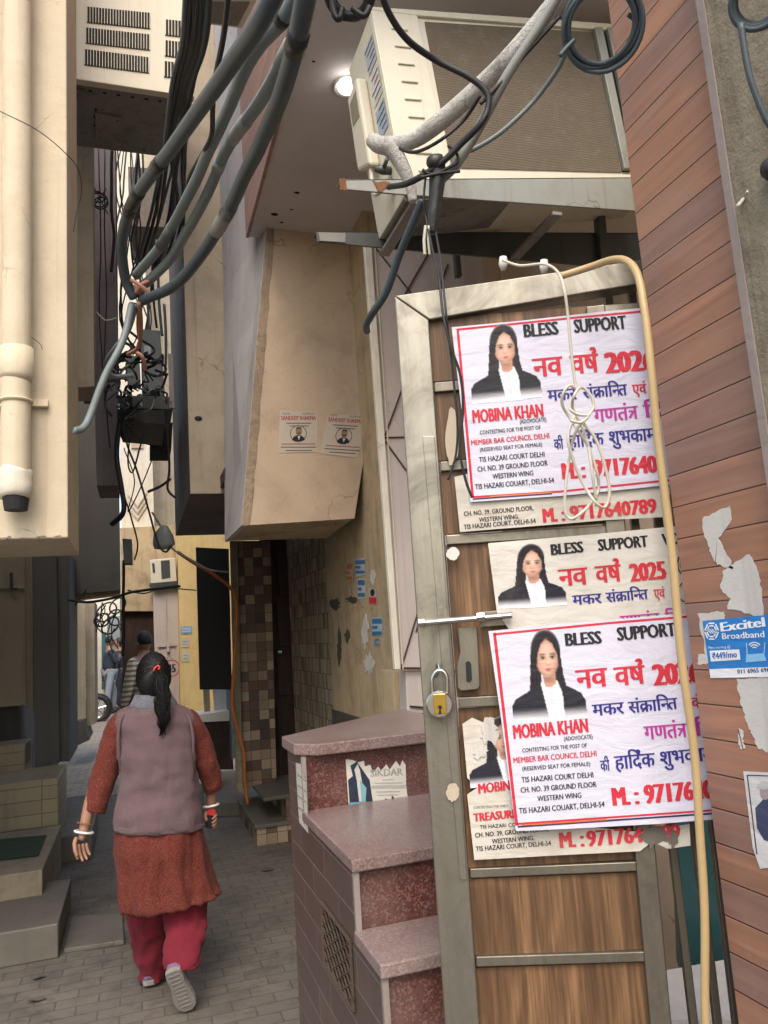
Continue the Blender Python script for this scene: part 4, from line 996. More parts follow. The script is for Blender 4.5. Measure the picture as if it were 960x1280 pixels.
# lower new poster
low_T = [("BLESS",(707,807.5),(753,804),15.5,BLK,.05,0),("SUPPORT",(772,801),(846,794.5),16.5,BLK,.05,0),
  ('nav',(721,861),(761,857.5),23,RED,.035,1),('varsh',(769,857.5),(808,854),23,RED,.035,1),("2026",(817,857),(879,852),26,RED,.06,0),
  ('makar',(741,895),(781,891.5),14,BLU,.03,1),('sank',(786,891.5),(848,886),14,BLU,.03,1),('evam',(855,886),(876,884.5),13,RED,.03,1),
  ('gan',(806,925),(860,921),17,MAG,.03,1),('di',(868,920),(896,918),17,MAG,.03,1),
  ('ki',(751,964),(763,963),13,BLU,.03,1),('hard',(769,962),(820,957.5),16.5,BLU,.03,1),('shubh',(826,956.5),(894,950),16.5,BLU,.03,1),
  ("M. :",(766,1007),(800,1004.5),22,RED,.06,0),("9717640",(806,1004.5),(894,997.5),23,RED,.06,0),
  ("MOBINA KHAN",(642,923.5),(736,915),17,RED,.05,0),("(ADOVOCATE)",(705,926),(741,923),5,BLK,.02,0),
  ("CONTESTING FOR THE POST OF",(653,940.5),(734,934),5,BLK,.02,0),("MEMBER BAR COUNCIL DELHI",(642,954),(746,945),6.8,RED,.03,0),
  ("(RESERVED SEAT FOR FEMALE)",(653,963.5),(738,957),5,BLK,.02,0),("TIS HAZARI COURT DELHI",(652,978),(742,971.5),6.6,BLK,.03,0),
  ("CH. NO. 39 GROUND FLOOR",(651,991),(746,983.5),6.6,BLK,.03,0),("WESTERN WING",(672,1001.5),(727,997),6.4,BLK,.03,0),("TIS HAZARI COUART, DELHI-54",(649,1017),(756,1008.5),6.8,BLK,.03,0)]
r5 = sheet('election_poster', [(610.5,789),(700,780),(800,771.5),(905,762),(915,900),(922,1022),(820,1030),(730,1035),(645,1039),(628,910)], .030, WHT, pn, 'lower of the two crisp white new year 2026 election posters, beside the padlock')
election(r5, pn, .030, low_T, [(634,790),(728,783),(735,899),(642,906)], [([(617,793),(760,779),(905,767)],2.8,RED),([(618,791),(632,910),(646,1032)],3.8,RED),([(645,1030),(760,1022),(918,1011)],2.6,RED),([(647,1033.5),(918,1015)],2.4,NAVY),([(652,1031.8),(758,1024.6)],1.8,(.6,.22,.05))])
# ---- broadband sticker on the cladding
def cp(px, py, e=0.0): return on(px, py, X=XC-e)
stk = sheet('broadband_sticker', [(878,776.5),(920,772),(968,768),(970,846),(920,847),(888,847.5)], .0015, (.02,.20,.56), M['print_thin'], 'bright blue broadband sticker with white lettering on the planks', 'sticker', cp)
mb = MB(); WH = (.8,.82,.85)
cpoly(mb, [(886.5,836.5),(969,833.5),(970,846),(888,847.5)], cp, .0021, WH)
put_text(mb, "Excitel", (901,789.5), (957,783), 11, WH, cp, .0022, .04); put_text(mb, "Broadband", (903,799), (956,796.5), 7.5, WH, cp, .0022, .02)
put_text(mb, "Plans starting @", (886,811), (913,810), 3, WH, cp, .0022)
cpoly(mb, [(887,813.5),(924,811.5),(925.5,824.5),(888.5,827)], cp, .0021, WH); put_text(mb, "₹449/mo", (890.5,824), (921.5,821.5), 7.6, (.02,.12,.42), cp, .0027, .03)
put_text(mb, "011 6965 6965", (922,842), (966,839.5), 5.2, (.02,.03,.1), cp, .0027, .02)
mb.build('lettering', M['print_thin'], stk)
mb = MB()
for a in range(0,6):
    for k,(r0) in enumerate((9.5,6.5)):
        t0 = math.pi/3*a; cx, cy = 889.5, 789
        cline(mb, [(cx+r0*.9*math.cos(t0+.08), cy+r0*1.15*math.sin(t0+.08)), (cx+r0*.9*math.cos(t0+.95), cy+r0*1.15*math.sin(t0+.95))], 1.7, cp, .0022, WH)
for dx in (-3,0,3): cline(mb, [(886.5+dx, 786),(892+dx,792)], 1.2, cp, .0022, WH)
for k,rr_ in enumerate((3,6,9)):
    cline(mb, [(943+rr_*math.cos(t), 812+rr_*math.sin(t)) for t in [math.pi*(1.22+.56*i/8) for i in range(9)]], 1.5, cp, .0022, WH)
cpoly(mb, [(933,818),(955,816.5),(958,826),(932,828)], cp, .0021, (.25,.5,.75)); cline(mb, [(934,818),(933,804)], 1.2, cp, .0022, (.4,.6,.8)); cline(mb, [(955,817),(956,803)], 1.2, cp, .0022, (.4,.6,.8))
mb.build('logo', M['print_thin'], stk)
C8 = lambda L: [(780+x*.39, 600+y*.39) for x, y in L]
def tornsheet(L, lab, e=.0012, seed=1):
    P = C8(L); r_ = random.Random(seed); Q = []
    for (x0,y0),(x1,y1) in zip(P, P[1:]+P[:1]):
        for k in range(8):
            f = k/8; Q.append((x0+(x1-x0)*f+(r_.random()-.5)*2.8, y0+(y1-y0)*f+(r_.random()-.5)*2.4))
    top(MB().prism([cp(x,y,e) for x,y in Q], (.001,0,0)).build('torn_paper', M['paper']), lab, 'torn paper')
tornsheet([(247,125),(340,80),(345,125),(322,160),(300,190),(335,250),(350,285),(300,270),(285,255),(265,200)], 'topmost torn white paper remnant high on the planks', seed=2)
tornsheet([(320,290),(400,235),(432,300),(445,400),(445,440),(330,412),(340,380),(308,350)], 'ragged pale paper remnant directly above the blue sticker', seed=3)
tornsheet([(237,430),(320,420),(322,450),(262,452),(272,590),(235,590),(240,560),(262,560)], 'thin paper shred along the left edge of the blue sticker', .001, 4)
tornsheet([(358,636),(480,634),(500,890),(455,870),(430,858),(405,800),(390,770),(372,700)], 'large grey paper remnant below the blue sticker', seed=5)
tornsheet([(365,795),(378,800),(385,860),(370,862)], 'smallest paper shred on the planks, left of the large remnant', seed=6)
bp = sheet('portrait_poster', [(929,964),(966,966),(975,1083),(950,1086),(941,1060)], .0015, (.62,.60,.60), M['print_thin'], 'partly torn black and white portrait poster at the lower right edge', 'poster', cp)
mb = MB(); cline(mb, [(934,969),(966,970)], 1.2, cp, .0022, BLK); cline(mb, [(934,969),(946,1068)], 1.2, cp, .0022, BLK)
cpoly(mb, [(944,1010),(955,998),(968,1000),(972,1055),(955,1050),(946,1035)], cp, .0022, (.05,.06,.12)); cpoly(mb, jag(957,990,7,10,3,20,.1), cp, .0024, (.35,.3,.3)); cpoly(mb, jag(955,982,9,5,8,20,.2), cp, .0026, (.5,.49,.47))
mb.build('portrait', M['print_thin'], bp)
# ---- two notices on the bay front
def by(px, py, e=0.0): return on(px, py, Y=4.3-e)
for i,(q,lb) in enumerate((([(350,513),(397,514.5),(396.5,565),(348,566)],'left, straight one of the two small notices on the tan bay'),([(409,519),(458,518),(456,540),(446,572),(400,567)],'right, tilted and torn one of the two small notices on the tan bay'))):
    rt = sheet('small_notice', q, .003, (.52,.45,.38), M['print_thin'], lb, 'notice', by)
    ox, oy, sk = (0,0,0) if i==0 else (57,3,.12)
    X = lambda x, y: (x+ox-(y-540)*sk, y+oy+(x-373)*(.0 if i==0 else .06))
    mb = MB(); DR = (.38,.06,.05); G = (.10,.08,.07)
    put_text(mb, "VOTE", X(353,518.5), X(362,518.5), 2.6, G, by, .0036); put_text(mb, "SUPPORT", X(378,518.5), X(394,518.5), 2.6, G, by, .0036)
    put_text(mb, "SANDEEP SHARMA", X(351.5,525), X(395,525), 5, DR, by, .0036, .04)
    for k,(a,b_,y) in enumerate(((358,389,529),(362,386,532.5),(352,394,555),(351,395,559),(357,390,563))): cline(mb, [X(a,y),X(b_,y)], 1.1, by, .0036, G if k!=2 else DR)
    cline(mb, [X(*p) for p in ring_pts(373,542,10,10)], .9, by, .0036, G)
    mb.build('lettering', M['print_thin'], rt)
    mb = MB(); cpoly(mb, [X(*p) for p in [(365,550),(367,546),(371,544),(376,544),(380,547),(381,550),(376,552),(369,552)]], by, .0038, BLK); cpoly(mb, [X(*p) for p in ring_pts(373.5,539,4,5.2,16)[:-1]], by, .004, (.28,.17,.12)); cpoly(mb, [X(*p) for p in [(369.5,537),(371,534),(376,534),(377.5,537),(375,535.6),(372,535.6)]], by, .0043, BLK)
    cpoly(mb, [X(*p) for p in [(370.5,540.8),(376.5,540.8),(376,542),(371,542)]], by, .0043, BLK); cpoly(mb, [X(*p) for p in [(372,545),(375.5,545),(373.5,550)]], by, .0043, (.6,.58,.55))
    mb.build('portrait', M['print_thin'], rt)
# ---- stickers on the grimy wall
def wp(px, py, e=0.0): return on(px, py, X=XW-e)
SB = (.05,.17,.36); SO = (.5,.17,.05)
for q,c,lb,bits in ((((432,704),(441,706),(441,726),(433,727)),(.55,.38,.26),'orange printed sticker, leftmost of those on the ochre wall',SO),(((443,699),(456,697),(457,718),(445,721)),(.45,.50,.52),'upper blue and white sticker on the ochre wall',SB),
   (((446,724),(457,723),(457,747),(447,749)),(.50,.52,.50),'middle blue and white sticker on the ochre wall just below the upper one',SB),(((460,734),(470,736),(471,755),(462,755)),(.50,.40,.36),'small sticker with a dark haired head over a red band on the ochre wall',RED),
   (((464,772),(478,771),(478,795),(465,794)),(.4,.5,.6),'lowest and brightest blue sticker on the ochre wall',SB),(((467,798),(474,798),(474,807),(467,807)),(.3,.36,.4),'tiny faded blue sticker scrap under the brightest blue one',SB)):
    rt = sheet('wall_sticker', q, .003, c, M['print_thin'], lb, 'sticker', wp)
    mb = MB(); (x0,y0),(x1,y1) = q[0], q[2]; w_, h_ = x1-x0, y1-y0
    if bits == RED:
        cpoly(mb, [(x0+1,y0+h_*.6),(x1-1,y0+h_*.6),(x1-.5,y1-.6),(x0+1.5,y1-.6)], wp, .0036, RED); cpoly(mb, ring_pts(x0+w_*.5,y0+h_*.32,w_*.25,h_*.22,14)[:-1], wp, .0038, BLK)
    else:
        cpoly(mb, [(x0+1,y0+1.5),(x1-1,y0+1),(x1-1,y0+h_*.33),(x0+1,y0+h_*.33)], wp, .0036, bits)
        cpoly(mb, [(x0+1,y0+h_*.45),(x0+w_*.55,y0+h_*.45),(x0+w_*.55,y0+h_*.62),(x0+1,y0+h_*.62)], wp, .0036, bits); cpoly(mb, [(x0+1,y0+h_*.75),(x1-1,y0+h_*.75),(x1-1,y1-1),(x0+1,y1-1)], wp, .0036, bits)
    mb.build('print', M['print_thin'], rt)
for i,(cx,cy,rx,ry) in enumerate(((419,755,6,7),(440,750,7,4),(424,812,2.5,22),(456,790,4,18),(434,795,3,9),(466,722,4,8),(461,829,6,12))):
    m_ = M['dado'] if i in (0,1,2,4) else M['paper']
    top(MB().prism([wp(x,y,.003) for x,y in jag(cx,cy,rx,ry,i+40,22,.4)], (.002,0,0)).build('plaster_scar' if m_ is M['dado'] else 'sticker_remnant', m_),
        ['round dark scar left of the stickers on the ochre wall','short dark smear under the orange sticker','tall dark vertical stain near the far end of the ochre wall','pale tall sticker remnant in the middle of the ochre wall','small dark fleck under the round scar','pale shred above the red banded sticker','low pale outline of a peeled sticker near the bottom'][i], 'mark')
# ---- torn poster on the landing riser
YR = Y1+.02
def ry_(px, py, e=0.0): return on(px, py, Y=YR-e)
rt = sheet('torn_poster', [(432,949),(441,950),(447,953),(455,951),(456,958),(463,956),(466,966),(473,958),(476,964),(483,955),(487,962),(495,951),(500,958),(503,950),(507,956),(508,985),(511,1006),(505,1003),(500,996),(498,1004),(490,994),(489,1000),(481,998),(483,1009),(436,1011)], .003, (.60,.58,.52), M['print_thin'], 'torn poster with a suited woman and grey lettering on the red granite riser', 'poster', ry_)
mb = MB(); cpoly(mb, [(436,1003),(476,1003),(481,1009),(436,1011)], ry_, .0036, (.10,.30,.36)); cpoly(mb, [(438,957),(446,952),(453,962),(462,975),(466,1002),(437,1003),(435,975),(441,970)], ry_, .0038, (.025,.035,.06)); cpoly(mb, [(443,962),(447,955),(450,963),(452,975),(456,1002),(449,1002),(446,976)], ry_, .0041, (.55,.55,.52))
cpoly(mb, [(450,975),(458,985),(457,1002),(452,1002)], ry_, .0043, (.2,.4,.45)); mb.build('portrait', M['print_thin'], rt)
mb = MB(); put_text(mb, "SIKDAR", (463,971), (504,969), 9, (.33,.32,.31), ry_, .0036, .04)
cpoly(mb, [(464,982),(508,981),(508,985.5),(464,986.5)], ry_, .0036, (.42,.41,.40))
for y,a,b_ in ((975,478,492),(979,468,503),(990,470,500),(994,472,498)): cline(mb, [(a,y),(b_,y-.4)], 1, ry_, .0036, (.3,.29,.28))
mb.build('lettering', M['print_thin'], rt)
def fp(px, py, e=0.0): return on(px, py, X=X0-.012-e)
rt = sheet('flank_notice', [(369.5,953),(376,955),(380,972),(383,976),(385.5,1042),(374,1028),(372,1000)], .002, (.50,.47,.42), M['print_thin'], 'tall peeling white notice wrapped on the tiled flank of the granite stair', 'notice', fp)
mb = MB()
for y in (972,985,998,1012): cline(mb, [(371.5,y-4),(383,y+5)], .8, fp, .0026, (.1,.1,.1))
cline(mb, [(377,965),(380,1030)], .7, fp, .0026, (.1,.1,.1)); mb.build('lettering', M['print_thin'], rt)
# ---- circled 45 on the pink gate, painted notice on the shutter
def gp(px, py, e=0.0): return on(px, py, Y=11.9-e)
mb = MB(); cline(mb, ring_pts(215,835,8.8,10.2), 1.1, gp, .004, RED); put_text(mb, "45", (209,841), (220,840), 10, BLK, gp, .004, .04); mb.build('painted_number', M['print'], pg)
def sp_(px, py, e=0.0): return on(px, py, Y=12.0-e)
mb = MB(); cline(mb, ring_pts(84,853,7,9), 1.1, sp_, .004, RED)
for y,a,b_ in ((763,86,93),(772,86,93),(780,87,92),(787,86,91),(794,87,92),(800,86,90),(806,86,92),(827,89,94)): cline(mb, [(a,y),(b_,y)], 2.6 if y<775 else 1.4, sp_, .004, (.12,.05,.04))
mb.build('painted_notice', M['print'], sh)
def yw(px, py, e=0.0): return on(px, py, Y=11.6-e)
for (x,y,w_,h_,c,lb) in ((226,783,14,9,(.25,.38,.5),'small pale blue number plate on the yellow wall'),(227,798,9,11,(.5,.48,.42),'faded paper patch on the yellow wall under the blue plate'),(228,815,8,12,(.5,.5,.42),'lower faded paper patch on the yellow wall')):
    rt = sheet('wall_plate', [(x,y),(x+w_,y-.5),(x+w_,y+h_),(x,y+h_)], .01, c, M['print_thin'], lb, 'plate', yw, th=.005)
    mb = MB(); cline(mb, [(x+1.5,y+h_*.35),(x+w_-1.5,y+h_*.33)], 1.2, yw, .012, (.6,.62,.66) if c[2]>.45 else (.3,.28,.2)); cline(mb, [(x+1.5,y+h_*.7),(x+w_-1.5,y+h_*.68)], 1.2, yw, .012, (.6,.62,.66) if c[2]>.45 else (.3,.28,.2)); mb.build('print', M['print_thin'], rt)
# ================================================================== OUTDOOR AC UNIT ON BRACKETS
YN, YF = 2.3, 2.62
def nq(px, py, e=0): return on(px, py, Y=YN-e)
ou = empty('outdoor_unit', nq(640,235), 'large cream outdoor air conditioning unit with dusty brown coil hanging over the doorway', 'air conditioner')
TL, TR, BR, BL = nq(464,12), nq(800,40), nq(835,222), nq(506,245)
T2 = nq(522,19); B2 = nq(561,212)
dv = V(0,YF-YN,0)
# solid body: end face, top, bottom, back
body = MB(); E0 = V(0,.012,0)
body.prism([TL+E0,BL+E0,BR+E0,TR+E0], dv-E0*2); body.build('unit_body', M['acw'], ou, bevel=.004)
mb = MB(); mb.prism([TL,BL,B2,T2], (0,.012,0)); mb.build('corner_panel', M['acw'], ou, bevel=.003)
mb = MB()
for i in range(9):
    f = .10+i*.105; c = T2.lerp(B2,f)*.55+TL.lerp(BL,f)*.45; d_ = (T2-TL).normalized()
    MB().prism([c-d_*.035+V(0,-.0,-.006), c+d_*.03+V(0,0,-.006), c+d_*.03+V(0,0,.006), c-d_*.035+V(0,0,.006)], (0,-.006,0)).build('pressed_rib', M['acw'], ou, bevel=.003)
C1, C2, C3, C4 = nq(532,25), nq(742,38), nq(778,214), nq(566,208)
tcoil = NT('dusty_coil'); o_ = tcoil.tc('Object')
wv = tcoil.n('ShaderNodeTexWave', _bands_direction='Z'); wv.inputs['Scale'].default_value = 30; wv.inputs['Distortion'].default_value = 2.2; wv.inputs['Detail'].default_value = 4; tcoil.l(o_, wv.inputs['Vector'])
cc_ = tcoil.mix(tcoil.noise(o_, 6, 8, .7), (.10,.078,.055), (.17,.135,.095)); cc_ = tcoil.mix(tcoil.ramp(tcoil.noise(o_, 14, 6, .8, 2), [(.5, 0.0), (.8, .5)]), cc_, (.24,.20,.15))
cc_ = tcoil.mix(tcoil.ramp(wv.outputs['Fac'], [(0,.22),(.4,0.0)]), cc_, (.05,.04,.03))
M['coil'] = tcoil.out(cc_, .95, tcoil.bump(wv.outputs['Fac'], .25, .004))
mb = MB(); mb.prism([C1+V(0,.008,0),C4+V(0,.008,0),C3+V(0,.008,0),C2+V(0,.008,0)], (0,.003,0)); mb.build('coil', M['coil'], ou)
mb = MB(); mb.prism([TL,T2,nq(755,37),TR,nq(800,32),nq(464,8)], (0,.012,0)); mb.prism([B2,BL,nq(508,250),nq(836,230),BR,nq(790,218)], (0,.01,0)); mb.build('casing_rim', M['acw'], ou, bevel=.002)
mb = MB()
for (a,b_,c_,d_) in (((740,38),(750,38),(787,214),(777,214)),((756,38),(768,39),(806,215),(793,215))): mb.prism([nq(*a,-.008),nq(*d_,-.008),nq(*c_,-.008),nq(*b_,-.008)], (0,-.02,0))
mb.build('corner_post', M['pale_steel'], ou, bevel=.003)
mb = MB(); mb.prism([nq(754,40,-.009),nq(777,215,-.009),nq(796,215,-.009),nq(758,40,-.009)], (0,.001,0)); mb.build('post_gap', M['darkhole'], ou)
# left end: handle cover, valves, stickers
XE = (TL.x+BL.x)/2
def ep(f, z, e=0.): 
    b0 = TL.lerp(BL, z); return b0 + V(-e, f*(YF-YN), 0)
mb = MB(); mb.prism([ep(.45,.22),ep(.85,.22),ep(.92,.62),ep(.5,.70)], (-.045,0,-.004)); mb.build('handle_cover', M['acw'], ou, bevel=.012)
mb = MB(); mb.prism([ep(.52,.28,.047),ep(.78,.28,.047),ep(.80,.40,.047),ep(.54,.42,.047)], (.003,0,0)); mb.build('grip_recess', M['beige_door'], ou)
for i,(z0_,z1_,c) in enumerate(((.10,.24,(.45,.47,.5)),(.27,.42,(.6,.58,.55)),(.45,.60,(.35,.42,.5)))):
    mb = MB(); P_ = [ep(.08,z0_,.0025),ep(.38,z0_,.0025),ep(.38,z1_,.0025),ep(.08,z1_,.0025)]; mb.poly(P_, 0, c)
    for k in range(4):
        f0 = (k+.4)/4.5; a_ = P_[0].lerp(P_[3], f0)+V(-.0006,.005,0); b_ = P_[1].lerp(P_[2], f0)+V(-.0006,-.02*((k*7+i)%3),0); mb.poly([a_, b_, b_+V(0,0,-.006), a_+V(0,0,-.006)], 0, (.06,.07,.10) if k!=1 or i!=1 else RED)
    mb.build('rating_label', M['print_thin'], ou)
mb = MB()
for z_ in (.80,.90): mb.tube([ep(.25,z_,0), ep(.25,z_,.03), ep(.25,z_,.06)], [.014,.018,.010], 8); mb.tube([ep(.25,z_,.03), ep(.25,z_,.03)+V(0,-.05,.01)], .008, 8)
mb.build('service_valve', M['dark_steel'], ou, smooth=True)
mb = MB().tube([ep(.6,.70,.03), ep(.55,.85,.04), ep(.2,.92,.05)], .008, 8, smooth=5); mb.build('wire_lead', M['whitecab'], ou, smooth=True)
# base pan underside
zu = .004
mb = MB(); a_, b_ = BL+V(.015,.03,-.004), BR+V(-.1,.03,-.004); mb.prism([a_, b_, b_+V(0,.26,0), a_+V(0,.26,0)], (0,0,-.003)); mb.build('base_pan', M['acmetal'], ou)
# brackets
brk = empty('wall_bracket', nq(790,240), 'rusted tipped steel bracket with two long arms and cross rails carrying the outdoor unit', 'bracket')
def arm(poly, Y, m, name='arm'):
    mb = slab(poly, Y=Y, ext=.008); P_ = [on(x,y,Y=Y) for x,y in (poly[0], poly[1])]
    mb.prism([P_[0], P_[1], P_[1]+V(0,.045,0), P_[0]+V(0,.045,0)], (0,0,-.006))
    mb.build(name, m, brk, bevel=.0015)
arm([(425,224),(830,221),(835,266),(760,261),(505,243),(427,236)], YN-.05, M['pale_steel'])
arm([(395,289),(830,291),(835,338),(757,334),(470,309),(397,302)], YF-.02, M['dark_steel'])
mb = slab([(424,223),(432,223),(434,238),(425,237)], Y=YN-.053, ext=.002); mb.build('rust_patch', M['rust'], brk); slab([(466,225),(472,228),(480,226),(488,228),(484,234),(480,236),(478,240),(473,239),(470,233)], Y=YN-.053, ext=.002).build('rust_patch', M['rust'], brk)
mb = slab([(398,290),(432,291),(432,303),(400,301)], Y=YF-.024, ext=.003); mb.build('arm_end_plate', M['acmetal'], brk, bevel=.001)
for (x0,y0,x1,y1) in ((515,247,540,232),(690,262,715,245)):
    a_ = on(x0+6,y0-4,Y=YN-.04); b_ = a_.copy(); b_.y = YF+.02; b_.x += .0
    MB().prism([a_+V(-.02,0,-.035),a_+V(.02,0,-.035),a_+V(.02,0,-.02),a_+V(-.02,0,-.02)], (0,b_.y-a_.y,0)).build('cross_rail', M['acmetal'], brk, bevel=.002)
mb = slab([(748,262),(756,262),(762,330),(752,330)], Y=YF-.05, ext=.04); mb.build('wall_plate', M['dark_steel'], brk)

# ================================================================== CABLES
def cable(name, pts, r, m, label, cat='cable', group=None, n=8, k=8, e=None):
    P_ = [on(x,y,d=d) for x,y,d in pts]
    if len(P_) > 2:
        P_, _ = catmull(P_, [r]*len(P_), k)
        P_ = [p + noise.noise_vector(p*4.5+Vector((r*900, 0, 0)))*min(.005, r*.8)*(1 if 0 < i < len(P_)-1 else 0) for i, p in enumerate(P_)]
        mb = MB().tube(P_, r, n)
    else: mb = MB().tube(P_, r, n)
    mats = [M[m]]
    if name == 'thick_cable':
        mats = [M[m], M['tape'], M['cab_pale']]; rc = random.Random(int(pts[1][0]))
        for _ in range(3):
            i0 = rc.randint(8, len(P_)-10); ln = rc.randint(1,3); mb.tube(P_[i0:i0+ln+1], r*1.10, n+4, m=rc.choice((1,2)))
    return top(mb.build(name, mats, smooth=True), label, cat, group)
J = 3.5
cable('thick_cable', [(395,-160,1.7),(345,-10,1.75),(285,85,2.1),(215,185,2.6),(170,245,3.0),(153,300,3.3),(156,345,3.45),(168,372,J)], .024, 'cab_dark', 'thick blue grey power cable making the leftmost and widest loop down to the tied joint')
cable('thick_cable', [(400,-120,1.75),(368,0,1.85),(322,60,2.1),(283,140,2.5),(245,225,2.9),(205,300,3.3),(170,345,J)], .021, 'cab_grey', 'thick pale grey green power cable, second from the left of the four looping down')
cable('thick_cable', [(410,-120,1.85),(385,0,1.95),(340,105,2.3),(290,175,2.7),(255,250,3.0),(215,320,3.35),(182,355,J)], .021, 'cab_grey', 'thick pale grey green power cable, third from the left of the four looping down')
cable('thick_cable', [(400,-150,1.45),(382,0,1.6),(358,100,1.85),(318,195,2.3),(270,290,2.8),(225,350,3.2),(178,376,J)], .0235, 'cab_dark', 'thick dark power cable hanging lowest, rightmost of the four looping down')
# joint, ties and tails
mb = MB(); 
for i,(a_,b_) in enumerate((((163,350),(190,372)),((170,366),(186,352)))): mb.tube([on(*a_,d=J-.04), on((a_[0]+b_[0])/2,(a_[1]+b_[1])/2-4,d=J-.07), on(*b_,d=J-.04)], .009, 8, smooth=4)
mb.ball(on(173,362,d=J), .03, 8); top(mb.build('cable_tie', M['strap'], smooth=True), 'knotted cloth tie holding the four thick cables together', 'tie')
cable('lower_cable', [(165,380,J),(152,430,3.4),(132,470,3.35),(112,520,3.3),(103,535,3.25),(92,538,3.2)], .016, 'cab_grey', 'grey cable tail running down from the tied joint to the left wall')
cable('lower_cable', [(170,380,J),(160,415,3.6),(140,440,3.7),(132,455,3.8),(140,470,4.0),(165,470,4.3)], .013, 'cab_grey', 'grey cable tail curling from the tied joint into the meter box')
cable('cloth_strap', [(174,378,J-.03),(176,405,3.6),(174,432,3.8),(160,443,3.9),(168,440,3.9),(178,447,3.9),(181,462,3.95)], .010, 'strap', 'pinkish brown cloth strap dangling in front of the meter box', 'strap')
cable('cloth_strap', [(173,378,J-.01),(173,410,3.7),(175,430,3.8)], .008, 'strap', 'short straight cloth strap hanging beside the knotted one', 'strap')
# bundle of thin cables falling to the joint
rng = random.Random(11)
starts = [(232,-60),(238,-60),(243,-60),(248,-60),(252,-60),(256,-60),(259,-60),(246,-60),(262,-60)]
for i,(x,y) in enumerate(starts):
    ex = 176+i*5+rng.uniform(-4,4); mid = (x-12-i*.5+rng.uniform(-3,3))
    cable('thin_cable', [(x+2,y,2.3),(x-3,40,2.6),(mid-6,110,3.0),(mid-18+rng.uniform(-3,3),190,3.5),(ex+12,270,4.2),(ex-6,335,4.8)], .0075+rng.uniform(0,.004), 'black' if i%3 else 'cab_dark',
          'thin black cable in the tight bundle falling from the top edge beside the air conditioner', group='thin cables bundled beside the air conditioner', n=6)
cable('thin_cable', [(262,20,3),(250,60,3.1),(236,115,3.3),(232,160,3.5),(231,220,3.9),(229,300,4.4)], .007, 'black', 'single thin black cable dropping straight just right of the tight bundle', n=6)
cable('thin_cable', [(290,-60,1.9),(284,10,2.0),(272,85,2.2),(266,140,2.4),(262,175,2.6),(245,205,2.9),(233,235,3.2),(228,270,3.6)], .0085, 'black', 'black cable crossing in front of the two middle thick cables', n=6)
cable('thin_wire', [(-30,125,3.2),(0,139,3.2),(45,162,3.25),(80,190,3.3),(98,212,3.4),(102,240,3.5),(95,270,3.5),(92,290,3.5)], .0022, 'black', 'hair thin wire strung across the drain pipe and curling at its end', 'wire', n=5)
cable('thin_wire', [(37,420,3.3),(50,430,3.3),(53,437,3.3)], .0015, 'black', 'tiny wire end sticking out by the drain pipe joint', 'wire', n=5)
cable('thin_wire', [(121,390,5.0),(132,400,5),(146,397,5)], .004, 'whitecab', 'short white wire curl left of the tied joint', 'wire', n=5)
# shaft clutter: wires along the mauve pilaster and sliver
for i,(pts,r_,m_,lb) in enumerate([
  ([(140,185,5.6),(139,260,5.6),(142,295,5.6),(139,340,5.6)],.012,'black','black cable running down the right edge of the mauve pilaster'),
  ([(123,185,5.6),(126,300,5.5),(124,380,5.5),(128,460,5.5)],.005,'black','thin vertical wire on the left part of the mauve pilaster'),
  ([(131,185,5.6),(131,300,5.5),(133,380,5.5),(130,470,5.5),(138,560,5.5)],.005,'black','thin vertical wire in the middle of the mauve pilaster'),
  ([(147,185,6.2),(152,250,6.2),(158,290,6.2),(156,330,6.2)],.006,'black','wire hanging in the bright sliver of sky'),
  ([(155,185,6.4),(150,240,6.4),(160,270,6.4),(170,300,6.4)],.005,'black','curving wire at the top of the bright sliver'),
  ([(172,185,6.0),(176,240,6.0),(170,290,6.0),(178,340,6.0)],.01,'black','black cable behind the thick loops beside the bright sliver'),
  ([(205,380,6.0),(208,430,6.0),(206,470,6.0)],.012,'cab_grey','pale conduit climbing behind the meter box'),
  ([(196,300,6.0),(199,380,6.0),(203,420,6.0)],.012,'cab_grey','second pale conduit climbing behind the meter box'),
  ([(190,300,5.9),(191,360,5.9),(196,410,5.9)],.010,'black','black conduit reaching the top of the meter box'),
  ]): cable('thin_cable', pts, r_, m_, lb, n=6)
top(MB().torus(on(124,250,d=5.5), (0,-1,0), .055, .006, 24, 5).torus(on(122,246,d=5.48), (.2,-1,.1), .045, .005, 24, 5).torus(on(126,254,d=5.47), (-.2,-1,.1), .05, .005, 24, 5).tube([on(118,235,d=5.4),on(135,268,d=5.4)],.004,5).tube([on(133,236,d=5.4),on(114,262,d=5.4)],.004,5).build('cable_coil', M['black'], smooth=True), 'small wiry coil of black cable on the mauve pilaster', 'coil')
rng = random.Random(21)
for i in range(10):
    x = rng.uniform(150,205); y = rng.uniform(150,180); d = rng.uniform(5.6,6.6)
    cable('shaft_wire', [(x,y,d),(x+rng.uniform(-18,8),y+70,d),(x+rng.uniform(-20,10),y+140,d),(170+rng.uniform(-22,25),400,d),(168+rng.uniform(-15,20),450,d)], rng.uniform(.004,.010), 'black' if i%3 else 'cab_grey', 'loose dark wire threading down the narrow shaft above the meter box', group='loose wires down the shaft above the meter box', n=5, k=5)
